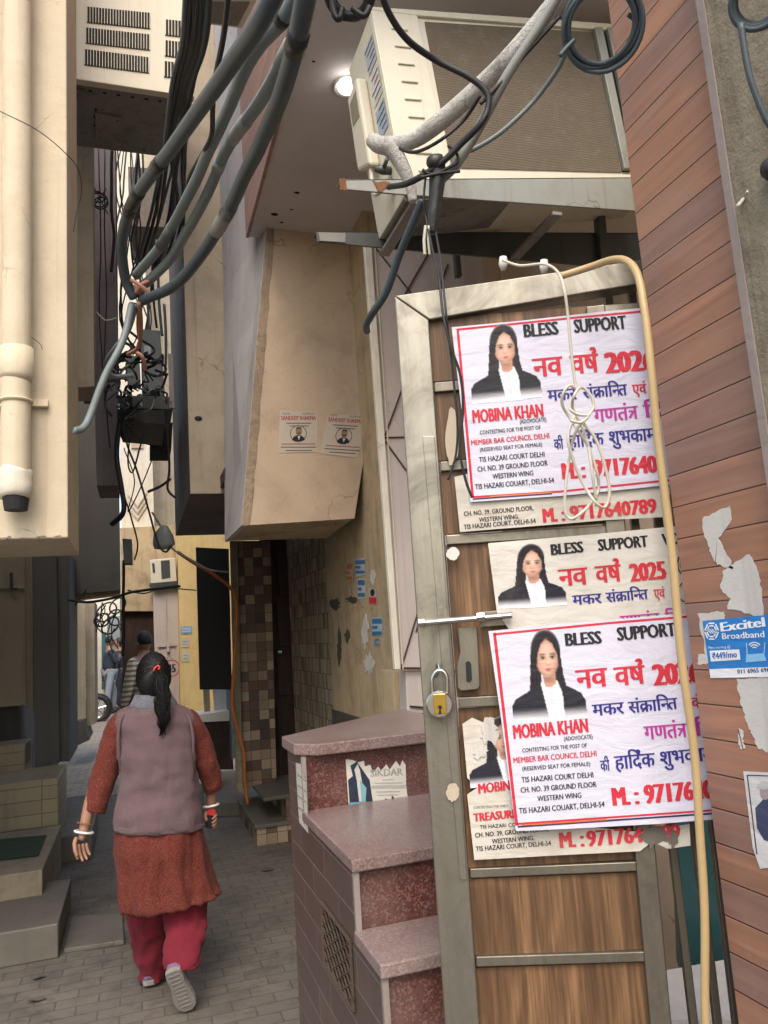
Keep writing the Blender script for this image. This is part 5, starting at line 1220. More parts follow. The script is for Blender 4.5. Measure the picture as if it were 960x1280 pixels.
# meter box and tray
mx = empty('meter_box', on(190,490,Y=5.6), 'grey electricity meter box on a black tray in the middle of the alley gap', 'meter box')
slab([(176,411),(200,413),(206,489),(178,487)], Y=5.6, ext=.25).build('box_body', M['bluegrey'], mx, bevel=.005)
slab([(180,432),(188,432),(189,452),(181,452)], Y=5.595, ext=.004).build('paper_label', M['glass'], mx)
slab([(157,446),(174,444),(176,480),(160,482)], Y=5.55, ext=.1).build('junction_block', M['bluegrey'], mx, bevel=.004)
tr_ = empty('black_tray', on(185,525,Y=5.6), 'deep black metal tray of cable clutter beneath the meter box', 'tray')
slab([(148,494),(214,496),(216,512),(150,510)], Y=5.5, ext=.5).build('tray_face', M['dark_steel'], tr_, bevel=.003)
slab([(146,511),(205,513),(206,531),(152,526)], Y=5.45, ext=.6).build('tray_base', M['black'], tr_, bevel=.003)
slab([(188,530),(216,528),(214,562),(188,562)], Y=6.3, ext=.4).build('hanging_box', M['darkhole'], tr_)
slab([(210,442),(216,442),(218,510),(212,510)], Y=5.45, ext=.02).build('slotted_angle', M['acmetal'], tr_)
rng = random.Random(5)
for i in range(34):
    x, y = rng.uniform(136,196), rng.uniform(440,500); pts = [(x,y,5.1+rng.uniform(-.1,.2))]
    for k in range(4): x += rng.uniform(-16,16); y += rng.uniform(-12,16); x = min(max(x,132),208); pts.append((x,min(y,528),5.1+rng.uniform(-.15,.25)))
    if i == 0: tang = MB()
    tang.tube([on(a,b,d=c) for a,b,c in pts], rng.uniform(.004,.011), 5, smooth=5, m=i%5==0)
top(tang.build('cable_tangle', [M['black'], M['cab_grey']], smooth=True), 'dense tangle of black cables spilling around the meter box', 'cable tangle')
hangs = [
 ([(150,525,5.3),(146,570,5.3),(152,610,5.3),(154,640,5.3),(140,655,5.4)],.02,'thick black hose dropping from the tray and turning left'),
 ([(152,530,5.3),(160,560,5.3),(172,590,5.3),(186,640,5.3),(198,680,5.3),(207,690,5.3),(214,682,5.3)],.008,'black cable swooping under the tray and hooking up at the grey bag'),
 ([(158,530,5.3),(178,552,5.3),(190,556,5.3)],.007,'short black cable arc right below the tray'),
 ([(165,530,5.3),(160,575,5.3),(166,590,5.3),(175,560,5.3),(184,530,5.3)],.006,'thin black cable loop hanging in the gap under the tray'),
 ([(208,530,5.4),(212,580,5.4),(209,610,5.4),(219,622,5.4)],.010,'black cable on the right side under the tray'),
 ([(185,615,5.4),(200,608,5.4),(213,598,5.4)],.010,'black cable stub reaching left from the rough wall flank'),
 ([(152,610,6),(165,650,6),(172,680,6),(168,700,6)],.007,'thin black cable down the left of the sunlit gap'),
 ([(155,560,6),(168,600,6),(160,640,6),(180,600,6),(190,575,6)],.005,'loose thin wire zigzagging in the sunlit gap'),
 ([(190,640,5.6),(205,665,5.6),(214,685,5.6),(240,700,5.7),(262,712,5.8),(285,715,5.9)],.007,'grey wire sagging from the grey bag toward the black board'),
]
for i,(pts,r_,lb) in enumerate(hangs): cable('hanging_cable', pts, r_, 'black' if i!=8 else 'cab_pale', lb, n=6)
top(MB().rings([[on(cx+rx*math.cos(t),cy,d=5.5)+V(0,.05*math.sin(t),0) for t in [2*math.pi*j/12 for j in range(12)]] for cx,cy,rx in ((205,658,5),(204,668,12),(205,680,14),(203,686,10))]).build('grey_bag', M['bluegrey'], smooth=True), 'small crumpled grey plastic bag caught in the hanging cables', 'bag')
front('wall_switch_box', [(153,673),(165,674),(166,705),(155,705)], 6.0, .1, M['dark_steel'], 'small black switch box on the corner left of the sunlit gap', 'box')
cable('corner_cable', [(155,700,6.4),(154,740,6.4),(155,780,6.4),(153,820,6.4)], .014, 'black', 'black cable bunch running down the corner of the alley opening', n=6)
cable('alley_cable', [(85,750,6.3),(110,753,6.3),(140,748,6.3),(165,740,6.5),(200,736,6.8),(225,733,7)], .012, 'black', 'black cable slung across under the dark grey wall panel', n=6)
cable('alley_cable', [(160,738,9),(180,742,9.5),(205,735,10),(245,738,11)], .010, 'black', 'thin wire sagging across the wall under the small air conditioner', n=5)
mb = MB()
for i,(x,y,r_) in enumerate(((133,765,.16),(145,772,.12),(138,782,.14),(128,775,.10),(147,757,.13))): mb.torus(on(x,y,d=11), (.3*math.sin(i*2),-1,.2*math.cos(i)), r_, .013, 24, 5, sq=(1,.7+.2*(i%2)))
for i in range(10): x,y = rng.uniform(120,152), rng.uniform(750,800); mb.tube([on(x,y,d=11),on(x+rng.uniform(-8,8),y+12,d=11),on(x+rng.uniform(-8,8),y+26,d=11)],.009,5,smooth=4)
top(mb.build('cable_coils', M['black'], smooth=True), 'tangled rings of spare cable hanging inside the bright alley opening', 'cable tangle')
# dark pillar cables
cable('pillar_wire', [(51,700,7.6),(54,745,7.6),(64,790,7.6),(72,830,7.6),(72,860,7.6),(58,900,7.6),(47,935,7.6)], .010, 'black', 'black wire bowing down the dark grey pillar', n=5)
cable('pillar_wire', [(128,680,8.2),(105,740,7.6),(80,770,7.6),(62,790,7.6),(56,830,7.6),(58,890,7.6),(60,950,7.6)], .008, 'black', 'wire coming off the grey panel diagonally and dropping down the dark pillar', n=5)
cable('orange_cable', [(222,690,6.2),(245,705,6.2),(270,720,6.3),(290,738,6.4),(296,770,6.4),(293,830,6.4),(290,880,6.4),(296,910,6.4),(304,940,6.4),(306,975,6.4),(310,1005,6.4)], .014, 'orange', 'orange brown cable sagging from the black board down to the plinth')
# around the outdoor unit
cable('conduit_pipe', [(735,-80,1.75),(690,10,1.8),(635,95,1.85),(600,160,1.9),(572,205,1.92),(552,225,1.95)], .0125, 'cab_pale', 'straight grey conduit pipe running down across the outdoor unit coil', 'pipe')
ins = empty('insulated_pipe', on(480,190,d=2.1), 'fat pipe wrapped in whitish insulation crossing the outdoor unit to its valves', 'pipe')
P_ = [on(x,y,d=d) for x,y,d in ((740,-60,1.95),(690,8,1.98),(640,68,2.0),(600,108,2.05),(550,152,2.1),(515,176,2.15),(480,182,2.2),(466,176,2.25))]
rs_ = [.024]*4+[.025,.022,.026,.022]
MB().tube(P_, rs_, 12, smooth=7).build('pipe_run', M['foil'], ins, smooth=True)
MB().tube([on(x,y,d=2.17) for x,y in ((478,180),(492,190),(504,210),(513,232),(516,252))], [.024,.024,.02,.016,.012], 10, smooth=5).build('pipe_branch', M['foil'], ins, smooth=True)
cable('coil_cable', [(712,55,1.9),(700,85,1.95),(670,125,2.0),(635,158,2.0),(610,176,2.0),(588,188,2.0)], .0065, 'cab_grey', 'grey cable curving from the round coil over the dusty unit coil')
cable('black_cable', [(470,-25,1.7),(485,15,1.75),(510,50,1.8),(545,75,1.85),(585,95,1.85),(608,115,1.85),(610,135,1.85),(600,155,1.85),(575,180,1.88),(548,205,1.9),(510,228,1.95),(486,234,2.1)], .008, 'black', 'black cable looping over the cream corner of the outdoor unit')
cable('black_cable', [(600,120,1.86),(580,150,1.9),(550,175,1.9),(520,190,2.0),(500,185,2.1)], .005, 'black', 'short black wire crossing behind the taped bundle to the valves', n=6)
cable('black_cable', [(700,20,1.8),(655,70,1.83),(625,105,1.85),(600,130,1.86)], .0045, 'black', 'thin black wire running beside the straight conduit pipe', n=6)
tb_ = empty('taped_bundle', on(545,290,d=1.92), 'upright bundle of cables wrapped in black tape in front of the brackets', 'cable bundle')
MB().tube([on(545,196,d=1.92),on(547,215,d=1.92),on(545,245,d=1.92),on(542,270,d=1.92),on(541,292,d=1.92)], [.018,.022,.018,.017,.011], 10, smooth=5).build('tape_wrap', M['tape'], tb_, smooth=True)
MB().ball(on(545,203,d=1.91), .026, 8, sc=(1,.8,.8)).build('tape_knot', M['tape'], tb_, smooth=True)
MB().tube([on(x,y,d=1.9) for x,y in ((528,212),(540,218),(560,210),(572,202),(570,190),(560,182))], .004, 6, smooth=5).tube([on(x,y,d=1.9) for x,y in ((525,222),(548,217),(575,214))], .004, 6, smooth=5).build('binding_wire', M['black'], tb_, smooth=True)
MB().tube([on(x,y,d=1.9) for x,y in ((532,282),(530,300),(531,318))], .004, 6).tube([on(x,y,d=1.9) for x,y in ((536,282),(535,300),(537,318))], .003, 6).build('white_wire_ends', M['whitecab'], tb_)
cable('black_cable', [(533,215,1.92),(530,250,1.92),(534,280,1.92),(540,310,1.8),(548,345,1.62),(553,390,1.56),(562,430,1.55),(575,468,1.55),(579,510,1.55),(575,560,1.55),(582,600,1.55),(590,622,1.55)], .0028, 'black', 'thin black wire dropping from the taped bundle down the left edge of the upper poster', n=6)
cable('black_cable', [(545,290,1.9),(551,330,1.65),(556,380,1.56),(560,420,1.56),(566,470,1.56),(572,530,1.56),(570,570,1.56),(560,600,1.56)], .0024, 'black', 'second thin black wire on the steel door frame, ending at the wood', n=6)
cable('rubber_pipe', [(528,250,2.0),(512,290,2.05),(498,325,2.1),(484,365,2.15),(468,390,2.2),(459,405,2.3),(459,414,2.4)], .011, 'cab_dark', 'dark rubber pipe dangling below the brackets beside the lattice gate', 'pipe')
def coil(name, cx, cy, d, rx, n, r, m, label, seed, extra=()):
    rg = random.Random(seed); mb = MB()
    px = d/950
    for i in range(n):
        mb.torus(on(cx+rg.uniform(-3.5,3.5), cy+rg.uniform(-3.5,3.5), d=d+rg.uniform(-.02,.02)), Vector(nrm(ray(cx,cy)))+V(rg.uniform(-.18,.18),0,rg.uniform(-.18,.18)), rx*px*(1+rg.uniform(-.10,.08)), r, 34, 6)
    for a,b in extra: mb.tube([on(x,y,d=d-.01) for x,y in a], b, 6, smooth=4)
    return top(mb.build(name, M[m], smooth=True), label, 'coil')
coil('cable_coil', 753, 33, 1.28, 44, 9, .0042, 'cab_dark', 'neat round coil of dark cable hanging at the top between the unit and the planks', 3, [([(785,18),(800,30),(796,40)],.004),([(718,50),(708,60),(700,70)],.004)])
coil('cable_coil', 437, -8, 1.9, 26, 9, .008, 'black', 'bunched black coil cut by the top edge above the soffit', 4, [([(415,0),(418,18),(424,24),(428,10)],.008),([(440,10),(455,20),(462,8)],.008)])
coil('cable_coil', 948, -2, 1.05, 30, 7, .004, 'cab_dark', 'coil of grey cable hanging on the concrete pillar in the top right corner', 6, [([(926,30),(932,70),(940,105),(958,150),(975,170)],.0045)])
top(MB().ball(on(965,210,X=XPil-.01), .018, 8).build('dark_knob', M['black'], smooth=True), 'black round knob at the right edge of the concrete pillar', 'knob')
cable('thin_hook', [(922,257,.0+on(922,257,X=XPil-.01).y*1.28),(928,250,1.27),(934,240,1.26)], .003, 'whitecab', 'small pale hooked wire stub poking from the concrete pillar', 'wire', n=6)
cable('amber_hose', [(700,345,1.62),(738,333,1.6),(766,325,1.55),(785,328,1.5),(798,345,1.46),(805,385,1.43),(812,450,1.41),(822,540,1.40),(833,630,1.39),(845,740,1.38),(856,850,1.37),(866,950,1.37),(874,1050,1.36),(880,1150,1.36),(885,1290,1.36),(888,1400,1.36)], .0076, 'hose', 'long amber rubber hose arching over the door and hanging in front of the posters', 'hose', n=12, k=8)
wc = empty('white_cable', on(740,650,d=1.45), 'knotted dirty white cable looped in front of the upper poster', 'cable')
def wt(pts, d=1.47, r_=.0030): return MB().tube([on(p[0],p[1],d=d+(p[2] if len(p)>2 else 0)) for p in pts], r_, 7, smooth=7)
wt([(628,325,.15),(650,332,.12),(680,330,.1),(697,340,.05),(705,360),(710,395),(714,440),(719,478),(722,490)]).build('hanging_run', M['whitecab'], wc, smooth=True)
wt([(722,488),(712,482,-.01),(704,492,-.01),(703,506),(712,522,.01),(724,540,-.01),(736,560),(746,590),(748,612,.01),(738,630),(722,645,-.01),(712,648),(706,636),(708,600),(714,560),(722,535,-.02),(735,520,-.01),(742,508),(738,494),(727,484),(718,494,-.02),(716,510),(728,535,.01),(735,556),(740,590,-.01),(745,625)]).build('knotted_loop', M['whitecab'], wc, smooth=True)
wt([(718,520),(710,550,-.01),(722,590),(732,610),(744,628,-.01),(756,634),(762,618),(758,590),(745,550),(728,528)], 1.465).build('second_loop', M['whitecab'], wc, smooth=True)
wt([(712,512,-.02),(722,518,-.02),(735,520,-.02),(726,528,-.02),(714,526,-.02)], 1.46).build('knot', M['whitecab'], wc, smooth=True)
# ================================================================== PEOPLE
def skin_mesh(joints, edges, rad, root, sub=2):
    """one continuous surface grown over a skeleton"""
    names = list(joints); idx = {n:i for i,n in enumerate(names)}
    me = bpy.data.meshes.new('body'); me.from_pydata([joints[n] for n in names], [(idx[a],idx[b]) for a,b in edges], [])
    o = bpy.data.objects.new('body', me); COL.objects.link(o)
    sk = o.modifiers.new('skin', 'SKIN'); sk.use_smooth_shade = True
    for n in names:
        d = me.skin_vertices[0].data[idx[n]]; r_ = rad[n]; d.radius = (r_, r_) if not isinstance(r_, tuple) else r_
        d.use_root = (n == root)
    sb = o.modifiers.new('sub', 'SUBSURF'); sb.levels = sub; sb.render_levels = sub
    bpy.context.view_layer.update()
    m2 = bpy.data.meshes.new_from_object(o.evaluated_get(bpy.context.evaluated_depsgraph_get()))
    vs = [v.co.copy() for v in m2.vertices]; fs = [list(p.vertices) for p in m2.polygons]
    bpy.data.objects.remove(o); bpy.data.meshes.remove(m2); return vs, fs
def chain(mb, pts, rs, root=0, sub=2, m=0):
    J_ = {str(i): Vector(p) for i,p in enumerate(pts)}
    vs, fs = skin_mesh(J_, [(str(i),str(i+1)) for i in range(len(pts)-1)], {str(i):r_ for i,r_ in enumerate(rs)}, str(root), sub)
    mb.add(vs, fs, m)
def ringE(c, rx, ry, n=28, ax=None, ay=None, p=2.0, wob=0, ph=0, kf=9):
    ax = ax or V(1,0,0); ay = ay or V(0,1,0); out = []
    for i in range(n):
        t = 2*math.pi*i/n; ct, st_ = math.cos(t), math.sin(t)
        k = (abs(ct)**p+abs(st_)**p)**(-1/p); w_ = 1+wob*math.sin(kf*t+ph)+wob*.6*math.sin(kf*1.7*t+ph*2.1)
        out.append(Vector(c)+ax*(rx*ct*k*w_)+ay*(ry*st_*k*w_))
    return out
YW = 3.95; PXW = (on(300,1000,Y=YW)-on(299,1000,Y=YW)).length
def loft(levels, n=32, p=2.3, mb=None):
    """levels: (xL, yL, xR, yR, depth_radius, y_offset, wobble, phase)"""
    mb = mb or MB(); rr = []
    LL = [np.array(list(L)+[0]*(8-len(L)), float) for L in levels]; levels = []
    for i in range(len(LL)-1):
        a_, b_, c_, d_ = LL[max(i-1,0)], LL[i], LL[i+1], LL[min(i+2,len(LL)-1)]
        for t in (0,.25,.5,.75): levels.append(tuple(.5*(2*b_+(c_-a_)*t+(2*a_-5*b_+4*c_-d_)*t*t+(3*b_-a_-3*c_+d_)*t**3)))
    levels.append(tuple(LL[-1]))
    for L in levels:
        xL,yL,xR,yR,dr,dy = L[:6]; wb = L[6] if len(L) > 6 else 0; ph = L[7] if len(L) > 7 else 0
        A = on(xL,yL,Y=YW+dy); B = on(xR,yR,Y=YW+dy); c = (A+B)/2; rr.append(ringE(c, 0.5*(B-A).length, dr, n, (B-A).normalized(), V(0,1,0), p, wb, ph))
    return mb.rings(rr)
def wrinkle(o, amp, sc=(9,9,4), seed=0, ridge=True):
    me = o.data; nrmls = [v.normal.copy() for v in me.vertices]
    for v, n_ in zip(me.vertices, nrmls):
        p = Vector((v.co.x*sc[0]+seed, v.co.y*sc[1], v.co.z*sc[2]))
        f = noise.fractal(p, 1.0, 2.0, 3)
        if ridge: f = (1-abs(f)*2.2)
        v.co += n_*amp*f
    me.update(); return o
woman = empty('person', on(205,1240,Z=0), 'woman seen from behind walking in a mauve knit vest, rust kurta and crimson trousers', 'person')
A_ = lambda x, y, dy=0: on(x, y, Y=YW+dy)
J_ = {'pel': A_(202,1030), 'belly': A_(200,985), 'chest': A_(195,930), 'upper': A_(194,900), 'neck': A_(192,875), 'head': A_(192,856),
 'lsh': A_(156,904), 'lelb': A_(126,962,.02), 'lfa': A_(112,1005,-.01), 'lwr': A_(105,1036,-.03), 'lpalm': A_(102,1052,-.04),
 'rsh': A_(236,902), 'relb': A_(259,952,.03), 'rfa': A_(264,980,.06), 'rwr': A_(264,1004,.09), 'rpalm': A_(264,1020,.10),
 'lhip': A_(185,1060), 'lknee': A_(186,1140,.10), 'lank': on(188,1216,Y=4.16), 'lheel': on(188,1228,Y=4.12), 'ltoe': on(188,1226,Y=4.28),
 'rhip': A_(222,1060), 'rknee': A_(230,1135,.02), 'rank': on(228,1203,Y=3.78), 'rheel': on(222,1210,Y=3.73), 'rtoe': on(236,1255,Y=3.80)}
rad = {'pel':.15,'belly':.14,'chest':.13,'upper':.10,'neck':.052,'head':.06,'lsh':.038,'lelb':.034,'lfa':.030,'lwr':.025,'lpalm':(.032,.017),'rsh':.05,'relb':.034,'rfa':.030,'rwr':.025,'rpalm':(.032,.017),
 'lhip':.075,'lknee':.045,'lank':.026,'lheel':.022,'ltoe':.02,'rhip':.075,'rknee':.036,'rank':.022,'rheel':.022,'rtoe':.02}
E_ = [('pel','belly'),('belly','chest'),('chest','upper'),('upper','neck'),('neck','head'),('upper','lsh'),('lsh','lelb'),('lelb','lfa'),('lfa','lwr'),('lwr','lpalm'),('upper','rsh'),('rsh','relb'),('relb','rfa'),('rfa','rwr'),('rwr','rpalm'),
 ('pel','lhip'),('lhip','lknee'),('lknee','lank'),('lank','lheel'),('lheel','ltoe'),('pel','rhip'),('rhip','rknee'),('rknee','rank'),('rank','rheel'),('rheel','rtoe')]
vs, fs = skin_mesh(J_, E_, rad, 'pel'); body = MB(); body.add(vs, fs)
# head with face (turned away), ears
hc = A_(192,848,.01)
rr = []
for i in range(1,16):
    th = math.pi*i/16; z = math.cos(th); s_ = math.sin(th)
    kx = .070*(1 if z > -.2 else 1-.35*(-z-.2)); ky = .092*(1 if z > -.2 else 1-.25*(-z-.2))
    rr.append([hc+V(math.cos(t)*kx*s_, math.sin(t)*ky*s_+(.012 if z < 0 and math.sin(t) > 0 else 0), z*.108) for t in [2*math.pi*k/20 for k in range(20)]])
body.rings(rr)
for sx_ in (-1,1): body.ball(hc+V(.072*sx_,.012,-.012), .022, 8, sc=(.4,.8,1.3))
body.ball(hc+V(0,.10,-.02), .016, 8, sc=(.8,1.1,1.4)); body.ball(hc+V(0,.092,-.055), .016, 8, sc=(1.6,.5,.4))
for sx_ in (-1,1): body.ball(hc+V(.027*sx_,.086,.012), .012, 8, sc=(1.3,.5,.8))
# fingers of the hanging left hand, slightly curled
def finger(mb, base, d1, L, r_=.0085, curl=V(0,0,0)):
    p = [base]; d_ = d1.normalized()
    for k,f in enumerate((.0,.42,.33,.25)):
        if k: p.append(p[-1]+d_*L*f); d_ = (d_+curl).normalized()
    chain(mb, p, [r_,r_*.98,r_*.88,r_*.72])
pb = A_(101,1055,-.045)
for dx,L,cx in ((-.026,.070,-.02),(-.009,.082,.0),(.008,.078,.02),(.023,.060,.05)):
    finger(body, pb+V(dx,.0,.002), V(.10+cx*1.0,-.03,-1), L, .0078, V(.20,-.22,.05))
chain(body, [A_(96,1046,-.04), A_(93,1054,-.06), A_(94,1064,-.075), A_(97,1071,-.08)], [.011,.0105,.009,.007])
# right hand closing round the phone
pr_ = A_(263,1017,.10)
for i,(dz,L) in enumerate(((.004,.062),(-.012,.066),(-.028,.062),(-.043,.05))):
    finger(body, pr_+V(.018,-.004,dz), V(.25,-.9,-.35), L, .0076, V(-.75,.15,-.05))
chain(body, [A_(258,1014,.08), A_(256,1021,.055), A_(259,1027,.04)], [.011,.010,.008])
body.build('body', M['skin'], woman, smooth=True)
# clothing
vest = [(163,884,222,882,.055,0),(157,886,228,885,.085,0,.0),(148,891,238,890,.10,0),(144,900,243,899,.115,0,.004),(143,915,244,914,.125,0,.006,.5),(145,935,244,934,.13,0,.008,1),(149,955,244,954,.132,0,.01,1.6),
 (151,972,246,971,.135,0,.010,2.2),(149,990,248,989,.14,0,.010,2.6),(146,1010,250,1008,.15,0,.012,3),(144,1030,252,1027,.155,0,.012,3.4),(143,1034,253,1030,.152,0,.010,3.4),(145,1036,251,1032,.148,0,.008,3.4)]
wrinkle(loft(vest, 72, 2.4).build('knit_vest', M['vest'], woman, smooth=True), .011, (5,5,8), 2)
for sg, P5 in ((-1,[(163,887,-.05),(152,898,-.085),(148,918,-.095),(149,940,-.085),(151,962,-.05)]),(1,[(223,886,-.05),(236,898,-.085),(241,918,-.095),(242,940,-.085),(243,962,-.05)])):
    MB().tube([A_(*q_) for q_ in P5], .0075, 8, smooth=6).build('armhole_trim', M['vest'], woman, smooth=True)
mb = MB(); # ribbed hem
loft([(143,1029,253,1026,.158,0,.012,3.4),(142.5,1036,254,1032,.157,0,.012,3.4)], 48, 2.5, mb); mb.build('vest_hem', M['vest'], woman, smooth=True)
kur = [(149,1022,248,1022,.14,0),(145,1040,253,1038,.15,0,.012,0),(144,1060,256,1056,.155,0,.020,.3),(145,1080,260,1076,.16,.01,.028,.6),(147,1100,266,1096,.165,.01,.034,.9),(149,1120,270,1108,.168,.01,.034,1.2),(151,1134,274,1113,.170,.01,.036,1.4),(154,1137,271,1115,.162,.01,.034,1.4)]
o = wrinkle(loft(kur, 96, 2.2).build('kurta_skirt', M['kurta'], woman, smooth=True), .010, (12,12,3), 5)
def sleeve(name, pts, rs):
    mb = MB(); P_, R_ = catmull([Vector(p) for p in pts], rs, 8); n = 28; rr = []
    for i,p in enumerate(P_):
        t = (P_[min(i+1,len(P_)-1)]-P_[max(i-1,0)]).normalized(); a_ = t.cross(V(0,1,0)).normalized(); b_ = t.cross(a_)
        rr.append([p+(a_*math.cos(th)+b_*math.sin(th))*R_[i]*(.95+.02*math.sin(i*.5+2*th)+.012*math.sin(5*th+i*.4)) for th in [2*math.pi*k/n for k in range(n)]])
    mb.rings(rr); return wrinkle(mb.build(name, M['kurta'], woman, smooth=True), .0045, (12,12,9), 8)
sleeve('sleeve', [A_(160,898),A_(150,910),A_(142,935,.01),A_(132,965,.02),A_(124,990,.01),A_(117,1015,0)], [.058,.066,.067,.062,.056,.052])
sleeve('sleeve', [A_(228,899),A_(238,908),A_(250,932,.02),A_(258,955,.03),A_(264,972,.05),A_(267,985,.07)], [.058,.066,.061,.056,.050,.047])
def trouser(pts, rs, ph):
    mb = MB(); P_, R_ = catmull([Vector(p) for p in pts], rs, 8); n = 44; rr = []
    for i,p in enumerate(P_): rr.append(ringE(p, R_[i], R_[i]*1.05, n, wob=.035, ph=ph+i*.35, kf=4))
    mb.rings(rr); return wrinkle(mb.build('trouser_leg', M['trouser'], woman, smooth=True), .010, (10,10,8), 3+ph)
trouser([A_(184,1060),A_(183,1110,.05),A_(185,1150,.10),on(188,1185,Y=4.12),on(190,1215,Y=4.16),on(190,1222,Y=4.16)], [.105,.097,.088,.076,.064,.060], 0)
trouser([A_(222,1060),A_(229,1110,.02),A_(232,1145,.0),on(231,1172,Y=3.86),on(229,1194,Y=3.79),on(228,1206,Y=3.77)], [.108,.102,.094,.088,.080,.076], 2)
# scarf, hair
mb = MB(); rr = []
for (xL,yL,xR,yR,dr,dy) in ((164,889,222,887,.09,0),(161,882,223,880,.095,0),(165,875,218,873,.086,0),(169,868,214,867,.078,.0),(172,870,212,869,.068,0)): 
    a_, b_ = A_(xL,yL,dy), A_(xR,yR,dy); rr.append(ringE((a_+b_)/2, .5*(b_-a_).length, dr, 30, (b_-a_).normalized(), V(0,1,0), 2.2, .02, yL))
mb.rings(rr); mb.build('scarf', M['shawl'], woman, smooth=True)
hb_ = hc+V(0,-.012,.006); rr = []
for i in range(1,18):
    th = math.pi*.86*i/17; z = math.cos(th); s_ = math.sin(th)
    rr.append([hb_+V(math.cos(t)*.080*s_*(1+.012*math.sin(14*t)), math.sin(t)*.104*s_*(.72 if (math.sin(t) > .3 and z < .55) else 1)*(1+.012*math.sin(11*t)), z*.122) for t in [2*math.pi*k/36 for k in range(36)]])
hair = MB().rings(rr).build('hair', M['hair'], woman, smooth=True)
mb = MB(); rg = random.Random(8); bd_ = V(.20,-.86,.42).normalized()
for k in range(150):
    t_ = rg.uniform(0, 2*math.pi); s0 = V(math.cos(t_)*.95, rg.uniform(-.05,.55) if math.sin(t_) > -.6 else -.5, math.sin(t_)*.9)
    if s0.z < -.35: s0.z = -.62; s0.y = -.55 + rg.uniform(-.2,.2)
    s0.normalize(); pp = []
    for i in range(9):
        f = i/8; q_ = s0.slerp(bd_, f) if s0.dot(bd_) > -.98 else s0
        pp.append(hb_+V(q_.x*.081, q_.y*.1055, q_.z*.123)*(1.0+.006*rg.random()))
    mb.tube(pp, rg.uniform(.0012,.0030), 4)
for k in range(14):
    s0 = V(rg.uniform(-1,1)*.9, rg.uniform(-.8,.1), rg.uniform(-.5,.95)).normalized(); p0 = hb_+V(s0.x*.081,s0.y*.105,s0.z*.123)
    mb.tube([p0, p0*1+s0*.012+V(rg.uniform(-.01,.01),0,.004), p0+s0*.016+V(rg.uniform(-.03,.03),0,-.012)], .0007, 3)
mb.build('hair_strands', M['hair'], woman, smooth=True)
mb = MB(); pts = [A_(197,836,-.10),A_(200,845,-.135),A_(202,860,-.145),A_(203,875,-.15),A_(204,890,-.155),A_(204,903,-.155),A_(203,911,-.15)]; rs_ = [.016,.026,.034,.036,.032,.024,.006]
P_, R_ = catmull(pts, rs_, 6); mb.rings([ringE(p+V(.006*math.sin(i*.5),0,0), R_[i], R_[i]*.7, 40, wob=.055, ph=i*.12, kf=9) for i,p in enumerate(P_)])
rg = random.Random(4)
for k in range(26):
    ox, oy = rg.uniform(-.8,.8), rg.uniform(-.5,.3); L0 = rg.randint(0,8)
    mb.tube([p+V(R_[i]*ox*1.15+.006*math.sin(i*.5+k), -abs(R_[i])*(.75-.4*ox*ox), 0) for i,p in enumerate(P_)][L0:]+[P_[-1]+V(ox*.02,0,-rg.uniform(.0,.035))], .0022, 4); mb.build('ponytail', M['hair'], woman, smooth=True)
for k in range(5):
    pass
MB().torus(A_(196,836,-.112), (0,-1,.15), .015, .0055, 16, 8, sq=(1,.6)).build('hair_band', M['red'], woman, smooth=True)
def bangle(x, y, dy, r_, m='whiteplastic', t=.0055, ax=(.25,.1,1)): MB().torus(A_(x,y,dy), ax, r_, t, 26, 8).build('bangle', M[m], woman, smooth=True)
bangle(105,1040,-.03,.040); bangle(107,1029,-.025,.036,'rust',.003); bangle(264,1007,.09,.036,ax=(-.1,.1,1))
def shoe(ank, heel, toe, up, name='shoe'):
    f = (toe-heel); L = f.length; f.normalize(); s_ = f.cross(up).normalized(); upn = s_.cross(f).normalized()
    mb = MB(); rr = []
    for t,wd,h in ((-.02,.018,.02),(.0,.03,.045),(.15,.036,.062),(.35,.036,.058),(.55,.041,.045),(.75,.044,.036),(.92,.036,.028),(1.0,.016,.018)):
        c = heel+f*L*t; rr.append([c+s_*wd*math.cos(a)+upn*(max(0,math.sin(a))*h*1.5+.004) for a in [2*math.pi*k/18 for k in range(18)]])
    mb.rings(rr); mb.tube([heel+f*.035+upn*.04, heel+f*.035+upn*.09], [.034,.037], 14)
    o = mb.build(name, M['shoe'], woman, smooth=True)
    so_ = MB(); P_ = []
    for t,wd in ((-.03,.016),(0,.032),(.15,.036),(.35,.033),(.55,.041),(.75,.047),(.92,.039),(1.02,.018)): P_.append((t,wd))
    out = [heel+f*L*t+s_*wd for t,wd in P_]+[heel+f*L*t-s_*wd for t,wd in P_[::-1]]
    so_.prism([p+upn*.006 for p in out], upn*-.024)
    for k in range(9):
        c = heel+f*L*(.06+.1*k)-upn*.0185; so_.prism([c-s_*.024,c+s_*.024,c+s_*.024+f*.008,c-s_*.024+f*.008], upn*-.002)
    s2 = so_.build('sole', M['sole'], woman, bevel=.004); return o
shoe(None, on(188,1226,Y=4.10)+V(0,0,.0), on(187,1226,Y=4.10)+V(-.005,.235,-.005), V(0,0,1))
hl = on(216,1212,Y=3.70); tp = on(236,1258,Y=3.775); shoe(None, hl, tp, V(.1,.95,.5).normalized())
ph = empty('mobile_phone', A_(262,1022,.07), 'dark phone in a red case held in her right hand', 'phone')
pc = A_(263,1021,.075); MB().prism([pc+V(-.012,-.004,.045),pc+V(.026,-.004,.030),pc+V(.010,.0,-.060),pc+V(-.026,0,-.045)], (0,.010,0)).build('phone_body', M['black'], ph, bevel=.003)
MB().prism([pc+V(-.012,-.012,.045),pc+V(.026,-.012,.030),pc+V(.020,-.012,.002),pc+V(-.018,-.012,.012)], (0,.007,0)).build('phone_case', M['red'], ph, bevel=.003)

